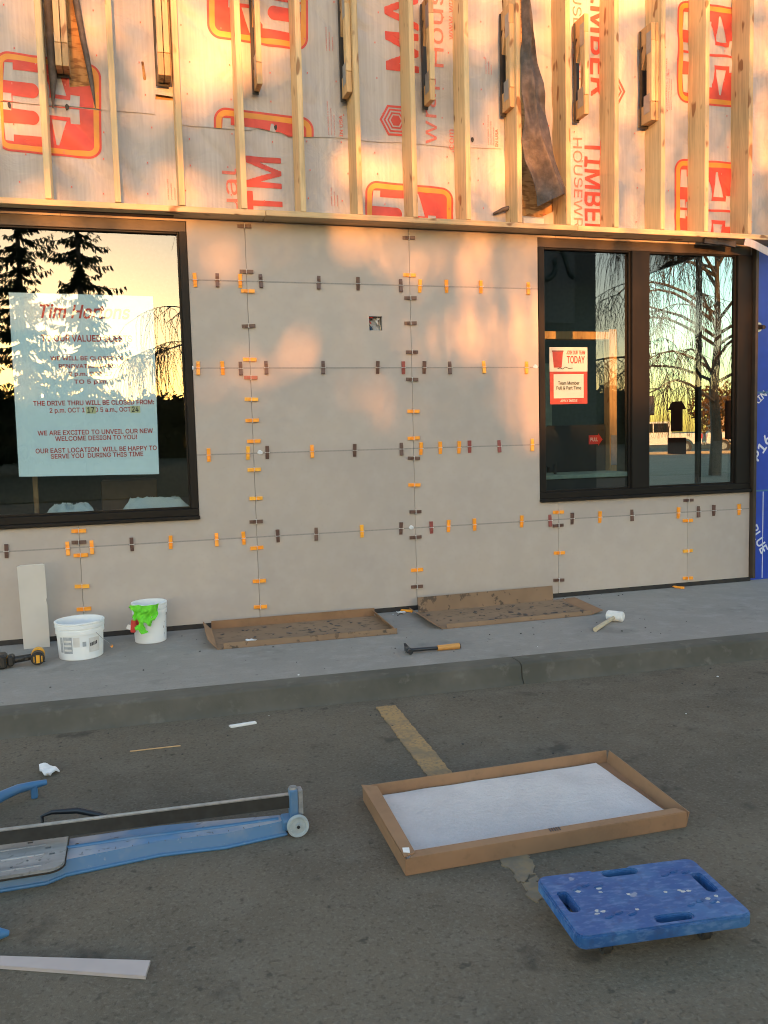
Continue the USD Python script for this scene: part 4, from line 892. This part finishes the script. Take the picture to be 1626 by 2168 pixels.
for sg_ in getattr(sk, 'geoms', [sk]):
    m = extr(sg_, .020); m.apply_translation((0, 0, .0395)); obj('under_frame', m, dolly_m, dl)
for sx in (-1, 1):
    for sy in (-1, 1):
        c = np.array((sx * .15, sy * .085)); cg = grp('caster', dl)
        obj('fork', cat_([bx(c[0] - .018, c[0] - .014, c[1] - .018, c[1] + .018, .018, .065), bx(c[0] + .014, c[0] + .018, c[1] - .018, c[1] + .018, .018, .065)]), hammer_steel, cg)
        obj('caster_wheel', cyl((c[0] - .011, c[1], .0235), (c[0] + .011, c[1], .0235), .023, n=22), rubber, cg, smooth=40)
for gx, gy in ((-.13, .07), (.16, .085), (-.10, -.085), (.15, -.08)):
    for k in range(3):
        e = affinity.translate(affinity.rotate(affinity.scale(Point(0, 0).buffer(1, 10), .017, .008), 25), gx + k * .034 - .034, gy + .012 * (k % 2))
        m = cat_([extr(e, .0025), xf(extr(e.buffer(-.003), .0015), (0, 0, .0025))]); m.apply_translation((0, 0, .1034)); obj('grip_pad', m, dolly_m, dl, smooth=30)
dim = []
for k in range(16):
    x, y = rnd.uniform(-.20, .22), rnd.uniform(-.10, .11)
    if slots.buffer(.02).contains(Point(x, y)): continue
    d_ = Polygon([(rnd.uniform(.5, 1.2) * .008 * math.cos(a), rnd.uniform(.5, 1.2) * .006 * math.sin(a)) for a in np.arange(9) * 2 * math.pi / 9])
    m = extr(affinity.translate(d_, x, y), .0008); m.apply_translation((0, 0, .1035)); dim.append(m)
obj('dried_mortar_spots', cat_(dim), plain('dried_mortar', (.34, .36, .38), .9, 0, .2, 60), dl, kind='stuff')

# ------------------------------------------------------------------ small litter
def scrap_piece(name, lab, poly, z, h, m, cat, bumpy=0.0):
    g_ = extr(Polygon(poly), h); g_ = g_.subdivide_to_size(.02)
    if bumpy: g_.vertices[:, 2] += bumpy * meshkit.noise(g_.vertices * 40, 3)
    g_.apply_translation((0, 0, z)); obj(name, g_, m, label=lab, cat=cat)
scrap_piece('tile_strip', 'long thin tile strip lying at the bottom left of the asphalt', [(-.40, -3.475), (-.057, -3.566), (.350, -3.727), (.336, -3.795), (-.051, -3.615), (-.41, -3.52)], ROAD + .001, .010, strip_m, 'tile offcut')
scrap_piece('tile_chip', 'small white tile chip on the asphalt below the kerb', [(.772, -1.822), (.905, -1.806), (.912, -1.828), (.782, -1.846)], ROAD + .001, .009, scrap, 'tile chip')
scrap_piece('paper_scrap', 'crumpled white paper scrap above the blue handle', [(-.095, -2.105), (-.06, -2.10), (-.005, -2.165), (-.035, -2.19), (-.05, -2.222), (-.085, -2.17)], ROAD + .001, .006, scrap, 'paper scrap', .03)
obj('thin_stick', tube([(.292, -2.008, ROAD + .003), (.40, -2.014, ROAD + .004), (.523, -2.016, ROAD + .003)], .0026, 6), truss_wood, label='thin dry stick on the asphalt near the kerb', cat='stick')
scrap_piece('plastic_scrap', 'pale plastic scrap at the wall foot between the cartons', [(2.20, -.10), (2.25, -.075), (2.27, -.11), (2.225, -.14)], WALK + .001, .008, scrap, 'plastic scrap', .02)
scrap_piece('plastic_scrap', 'pale plastic scrap inside the carton near the buckets', [(1.02, -.58), (1.06, -.55), (1.09, -.60), (1.04, -.615)], WALK + .007, .006, scrap, 'plastic scrap', .02)
for nm, (xa, xb, ya, yb), cnt in (('carton_debris', (.9, 1.98, -.66, -.14), 46), ('carton_debris', (2.4, 3.5, -.67, -.16), 60)):
    ms = []
    for k in range(cnt):
        b_ = trimesh.creation.icosphere(subdivisions=1, radius=rnd.uniform(.004, .013)); b_.vertices *= (rnd.uniform(.8, 2.4), rnd.uniform(.7, 1.3), .35); b_ = xf(noisy(b_, .003, 80, k), rz=rnd.uniform(0, 3))
        b_.apply_translation((min(xb, max(xa, rnd.gauss((xa + xb) / 2 + .1, .33))), rnd.uniform(ya, yb), WALK + .009)); ms.append(b_)
    obj(nm, cat_(ms), felt_m, label='dark mortar bits lying in the ' + ('carton beside the buckets' if xa < 2 else 'carton below the right window'), cat='debris', kind='stuff')
pb = []
for k in range(150):
    on_walk = rnd.random() < .55
    x = rnd.uniform(-.4, 4.2)
    if on_walk: y, z = (rnd.uniform(-1.45, -.03) if rnd.random() < .6 else -abs(rnd.gauss(0, .06)) - .015), WALK
    else: y, z = kerb_y(x) - .07 - abs(rnd.gauss(0, .5)) * 1.0, ROAD
    s = rnd.uniform(.002, .0065); b_ = trimesh.creation.icosphere(subdivisions=1, radius=s); b_.vertices *= (rnd.uniform(.7, 1.5), rnd.uniform(.7, 1.5), .6); b_.apply_translation((x, y, z + s * .3)); pb.append(b_)
obj('mortar_crumbs', cat_(pb[:135]), plain('dark_crumb', (.05, .048, .045), .9), label='dark mortar crumbs scattered over walk and asphalt', cat='debris', kind='stuff')
obj('tile_crumbs', cat_(pb[135:]), scrap, label='pale tile crumbs scattered over walk and asphalt', cat='debris', kind='stuff')

# ------------------------------------------------------------------ trees and the street behind the viewer (mirrored in the glass, shading the wall)
def spruce_meshes(h, wid, seed, zlow=1.2):
    r = np.random.default_rng(seed); V, F, k = [], [], 0; BR = []
    z = zlow
    while z < h - .3:
        frac = (z - zlow) / (h - zlow)
        L0 = wid * (1 - frac) ** .75 * (.75 + .25 * min(1, frac * 6 + .4)) + .25
        for b in range(int(r.integers(5, 8))):
            a = r.uniform(0, 2 * np.pi); L = L0 * r.uniform(.45, 1.2); zj = r.uniform(-.3, .3); dr_ = r.uniform(.05, .45); n = max(4, int(L / .17))
            t = np.linspace(0, 1, n); drop = zj - dr_ * L * t + .22 * L * t ** 2.4 - .05 * L * np.sin(t * np.pi)
            p = np.stack([np.cos(a) * L * t, np.sin(a) * L * t, z + drop], 1)
            if seed == 3 and 3.9 < z < 5.7 and math.cos(a) > .15 and r.random() < .55: continue
            BR.append((p, .028 * (1 - frac) + .008))
            side = np.array([-np.sin(a), np.cos(a), 0])
            for i in range(1, n):
                for s in (-1, 1, 0):
                    for _ in range(2):
                        ln_ = r.uniform(.18, .50) * (1.1 - .4 * t[i]) * (.7 + .5 * (1 - frac)); wd = ln_ * r.uniform(.20, .36)
                        d = side * s * r.uniform(.4, 1.0) + np.array([np.cos(a), np.sin(a), 0]) * r.uniform(.15, .7) + np.array([0, 0, -r.uniform(.3, 1.6)])
                        d /= np.linalg.norm(d); q = np.cross(d, r.normal(size=3)); q /= np.linalg.norm(q) + 1e-9
                        o = p[i] + r.normal(size=3) * .03
                        V += [o - q * wd * .25, o + q * wd * .25, o + d * ln_ * .6 + q * wd * .5, o + d * ln_, o + d * ln_ * .6 - q * wd * .5]
                        F += [(k, k + 1, k + 2), (k, k + 2, k + 4), (k + 2, k + 3, k + 4)]; k += 5
        z += r.uniform(.36, .66)
    wood_ = [tube([(0, 0, 0), (.02, 0, h * .5), (0, .01, h)], [.19, .11, .02], 10)] + [tube(p[:: max(1, len(p) // 4)], np.linspace(rr, rr * .3, len(p[:: max(1, len(p) // 4)])), 4, cap=False) for p, rr in BR if len(p[:: max(1, len(p) // 4)]) > 2]
    return trimesh.Trimesh(np.array(V), np.array(F), process=False), cat_(wood_)
for (x, y, h, wd, seed, lab) in ((-1.75, -40.0, 25, 2.4, 3, 'dark spruce mirrored in the left window, right one of the pair'), (-4.65, -41.0, 24, 2.25, 5, 'dark spruce mirrored in the left window, left one of the pair'), (-7.6, -43.0, 21, 2.6, 8, 'dark spruce mirrored at the left edge of the left window')):
    fo_, wo = spruce_meshes(h, wd, seed)
    t = thing('spruce_tree', lab, 'tree', (x, y, ROAD), group='spruces across the parking lot')
    obj('crown', fo_, needle, t); obj('trunk', wo, bark, t)
def birch(lab, x, y, H, R_, seed, ntw, tr=.0085):
    r = np.random.default_rng(seed); t = thing('weeping_birch', lab, 'tree', (x, y, ROAD)); limbs, tw = [], []
    limbs.append(tube([(0, 0, 0), (.05, 0, 1.2), (-.03, .04, 2.6), (.08, 0, 4.2), (.02, 0, 6.0), (0, 0, H)], [.20, .17, .14, .11, .07, .015], 10))
    arcs = []
    for b in range(26):
        z0 = r.uniform(2.2, H * .93); a = r.uniform(0, 2 * np.pi); L = R_ * r.uniform(.45, 1.0) * (1.15 - .55 * (z0 / H)); s = np.linspace(0, 1, 9)
        rise = r.uniform(.5, 1.2)
        p = np.stack([np.cos(a) * L * s, np.sin(a) * L * s, z0 + rise * np.sin(s * np.pi * .75) * 1.3 - .9 * s ** 3 * r.uniform(.5, 1.5)], 1) + r.normal(size=(9, 3)) * .07 * s[:, None]
        arcs.append(p); limbs.append(tube(p, np.linspace(.055, .010, 9), 5, cap=False))
        for _ in range(5):
            i = int(r.integers(3, 8)); d = np.array([np.cos(a + r.uniform(-1, 1)), np.sin(a + r.uniform(-1, 1)), r.uniform(-.2, .35)]); L2 = r.uniform(.6, 1.5); s2 = np.linspace(0, 1, 6)
            p2 = p[i] + d * (L2 * s2)[:, None] + np.stack([0 * s2, 0 * s2, -.45 * L2 * s2 ** 2], 1); arcs.append(p2); limbs.append(tube(p2, np.linspace(.016, .005, 6), 4, cap=False))
    V, F, k = [], [], 0
    for _ in range(ntw):
        p = arcs[int(r.integers(len(arcs)))]; u = r.uniform(.25, 1) * (len(p) - 1); i = min(int(u), len(p) - 2); o = p[i] * (1 - (u - i)) + p[i + 1] * (u - i)
        L = min(r.uniform(.5, 2.3), o[2] - 1.2)
        if L < .2: continue
        n = 6; s = np.linspace(0, 1, n); sw_ = r.normal(size=2) * .28
        q = o + np.stack([sw_[0] * L * np.sqrt(s) + r.normal(size=n) * .02, sw_[1] * L * np.sqrt(s) + r.normal(size=n) * .02, -L * s + .12 * np.sin(s * 3)], 1)
        m = tube(q, np.linspace(tr, tr * .5, n), 3, cap=False); V.append(m.vertices); F.append(m.faces + k); k += len(m.vertices)
    obj('trunk', cat_(limbs), bark, t, smooth=60)
    obj('hanging_twigs', trimesh.Trimesh(np.vstack(V), np.vstack(F), process=False), twig, t)
birch('bare weeping birch mirrored at the right edge of the left window', 5.4, -21.0, 10.5, 5.2, 2, 5000)
birch('bare weeping birch standing beyond the corner glazing', 17.6, 16.2, 9.0, 6.0, 9, 2000)
birch('bare weeping birch mirrored across the right window', 16.8, -15.5, 9.0, 6.2, 6, 4200)
py = thing('pylon_sign', 'tall dark pylon sign with a green swirl, mirrored in the right window', 'sign', (8.55, -9.0, ROAD))
obj('clad_post', cb(-.66, .70, -.25, .10, 0, 6.2, .01), tool_black, py)
obj('panel', cb(-.62, .22, .101, .14, 3.55, 5.9, .008), sign_grey, py)
sw1 = [(-.42 + .22 * math.cos(a), .150, 4.62 + .24 * math.sin(a)) for a in np.linspace(.6, -3.8, 22)]
sw2 = [(-.2, .150, 5.05), (-.08, .150, 5.0), (.02, .150, 4.75), (.10, .150, 4.5), (.19, .150, 4.42)]
obj('swirl', tube(sw1, .05, 8), sign_green, py, smooth=True)
obj('swirl', tube(sw2, .05, 8), sign_green, py, smooth=True)
# distant line of trees: solid undergrowth plus leaf clumps, uneven top
r = np.random.default_rng(4); V, F, k = [], [], 0
xs = np.arange(-130, 190, 1.1)
def ridge(x): return 5.15 + 1.2 * meshkit.fbm(np.stack([x * .11, 0 * x, 0 * x], -1), 4, 2) 
for x in xs:
    for _ in range(34):
        top = float(ridge(np.array(x)))
        zc = top * r.uniform(.05, 1.0) ** .7; xc, yc = x + r.normal() * .8, -78 + r.normal() * 1.6; s = r.uniform(.25, .6)
        for _ in range(3):
            d = r.normal(size=3); d /= np.linalg.norm(d); e = np.cross(d, r.normal(size=3)); e /= np.linalg.norm(e); o = np.array([xc, yc, zc]) + r.normal(size=3) * .25
            V += [o - d * s, o + e * s * .5, o + d * s, o - e * s * .5]; F += [(k, k + 1, k + 2), (k, k + 2, k + 3)]; k += 4
hl = trimesh.Trimesh(np.array(V), np.array(F), process=False)
core_v, core_f = [], []
for i, x in enumerate(xs):
    z = float(ridge(np.array(x))) - .35
    core_v += [(x, -76.6, ROAD), (x, -77.4, z), (x, -78.8, z), (x, -79.6, ROAD)]
    if i:
        for j in range(3):
            q_ = (i - 1) * 4 + j; core_f += [(q_, q_ + 4, q_ + 5), (q_, q_ + 5, q_ + 1)]
obj('distant_treeline', cat_([hl, trimesh.Trimesh(core_v, core_f, process=False)]), hedge_leaf, label='dark line of distant trees mirrored low in the windows', cat='treeline', kind='stuff')

# ------------------------------------------------------------------ the street seen through the corner glazing
obj('far_lawn', bx(20, 110, 46, 130, ROAD - .3, ROAD + .02), lawn_m, kind='structure')
u_ = np.array([.82, -.57]); 
fk = cb(-40, 40, -.15, .15, 0, .16, .02); fk = xf(fk, (30.5, 37.2, ROAD), rz=math.atan2(u_[1], u_[0]))
obj('far_kerb_line', fk, kerb_far, kind='structure')
def pickup(lab, x, y, rz):
    t = thing('pickup_truck', lab, 'truck', (x, y, ROAD), rz, group='white pickups parked along the street')
    prof = Polygon([(-2.7, .55), (-2.7, 1.15), (-2.6, 1.2), (-.95, 1.2), (-.85, 1.95), (.75, 1.95), (1.35, 1.25), (2.55, 1.12), (2.75, .95), (2.75, .5)])
    arches = unary_union([Point(-1.75, .42).buffer(.46), Point(1.75, .42).buffer(.46)])
    side = prof.difference(arches); bed = sbox(-2.6, .75, -1.0, 1.3)
    m = extr(side, 1.8); v = m.vertices; m.vertices = np.stack([v[:, 0], v[:, 2] - .9, v[:, 1]], 1); m.fix_normals()
    obj('body', m, truck_white, t)
    for sy in (-1, 1):
        wp_ = Polygon([(-.78, 1.28), (-.72, 1.85), (.10, 1.85), (.10, 1.28)]); wq = Polygon([(.16, 1.28), (.16, 1.85), (.70, 1.85), (1.15, 1.28)])
        for g_ in (wp_, wq):
            m = extr(g_, .02); v = m.vertices; m.vertices = np.stack([v[:, 0], sy * (.893 + v[:, 2]), v[:, 1]], 1); m.fix_normals(); obj('window', m, car_glass, t)
        for xx_ in (-1.75, 1.75):
            obj('wheel', cyl((xx_, sy * .70, .38), (xx_, sy * .91, .38), .38, n=28), rubber, t, smooth=40)
            obj('rim', cyl((xx_, sy * .905, .38), (xx_, sy * .918, .38), .20, n=20), chrome, t, smooth=40)
        obj('tail_lamp', cb(-2.72, -2.62, sy * .82 - .07, sy * .82 + .085, .85, 1.15, .01), tail_red, t)
    obj('bumper', cb(-2.82, -2.71, -.85, .85, .45, .65, .02), chrome, t)
    return t
az = math.atan2(u_[1], u_[0])
pickup('white pickup truck beyond the glazing, seen under the arrow sticker', 32.0, 40.5, az + math.pi)
pickup('white pickup truck beyond the glazing with red tail lamp', 36.6, 37.2, az)
def house(lab, x, y, w, d, h, rz):
    t = thing('house', lab, 'house', (x, y, ROAD), rz, group='houses across the street')
    obj('wall', bx(-w / 2, w / 2, -d / 2, d / 2, 0, h), house_w, t)
    g_ = trimesh.convex.convex_hull(np.array([(-w / 2 - .4, -d / 2 - .4, h), (w / 2 + .4, -d / 2 - .4, h), (-w / 2 - .4, d / 2 + .4, h), (w / 2 + .4, d / 2 + .4, h), (-w / 2 - .4, 0, h + 1.7), (w / 2 + .4, 0, h + 1.7)]))
    obj('roof', g_, roof_m, t)
    for k_ in range(3):
        a = -w / 2 + (k_ + .5) * w / 3; obj('window', bx(a - .6, a + .6, -d / 2 - .03, -d / 2 + .03, 1.0, 2.2), car_glass, t)
house('low tan house across the street behind the pickups, left one', 42, 66, 11, 8, 2.9, -.6)
house('low tan house across the street behind the pickups, right one', 57, 59, 11, 8, 2.8, -.6)
house('low tan house across the street seen at the mullion', 30, 72, 11, 8, 2.8, -.6)
def shrub(lab, x, y, h, w, seed):
    r = np.random.default_rng(seed); t = thing('street_tree', lab, 'tree', (x, y, ROAD)); V, F, k = [], [], 0
    for _ in range(1500):
        d = r.normal(size=3); d /= np.linalg.norm(d); rad = r.uniform(.3, 1) ** .5; o = np.array([0, 0, h * .6]) + d * rad * np.array([w, w, h * .42]) * (.75 + .5 * float(meshkit.noise(d * 2.2 + 5, seed)))
        e = r.normal(size=3); e /= np.linalg.norm(e); g2 = np.cross(e, r.normal(size=3)); g2 /= np.linalg.norm(g2); s = r.uniform(.08, .2)
        V += [o - e * s, o + g2 * s * .6, o + e * s, o - g2 * s * .6]; F += [(k, k + 1, k + 2), (k, k + 2, k + 3)]; k += 4
    obj('crown', trimesh.Trimesh(np.array(V), np.array(F), process=False), autumn, t)
    obj('trunk', tube([(0, 0, 0), (.05, 0, h * .4), (0, 0, h * .8)], [.14, .1, .03], 8), bark, t, smooth=True)
shrub('rusty autumn tree behind the pickups, nearest the mullion', 36.0, 52, 5.5, 1.9, 1)
shrub('rusty autumn tree between the two tan houses', 43.0, 49, 5.0, 2.0, 2)
shrub('rusty autumn tree behind the right pickup', 47.5, 45, 5.8, 2.0, 3)
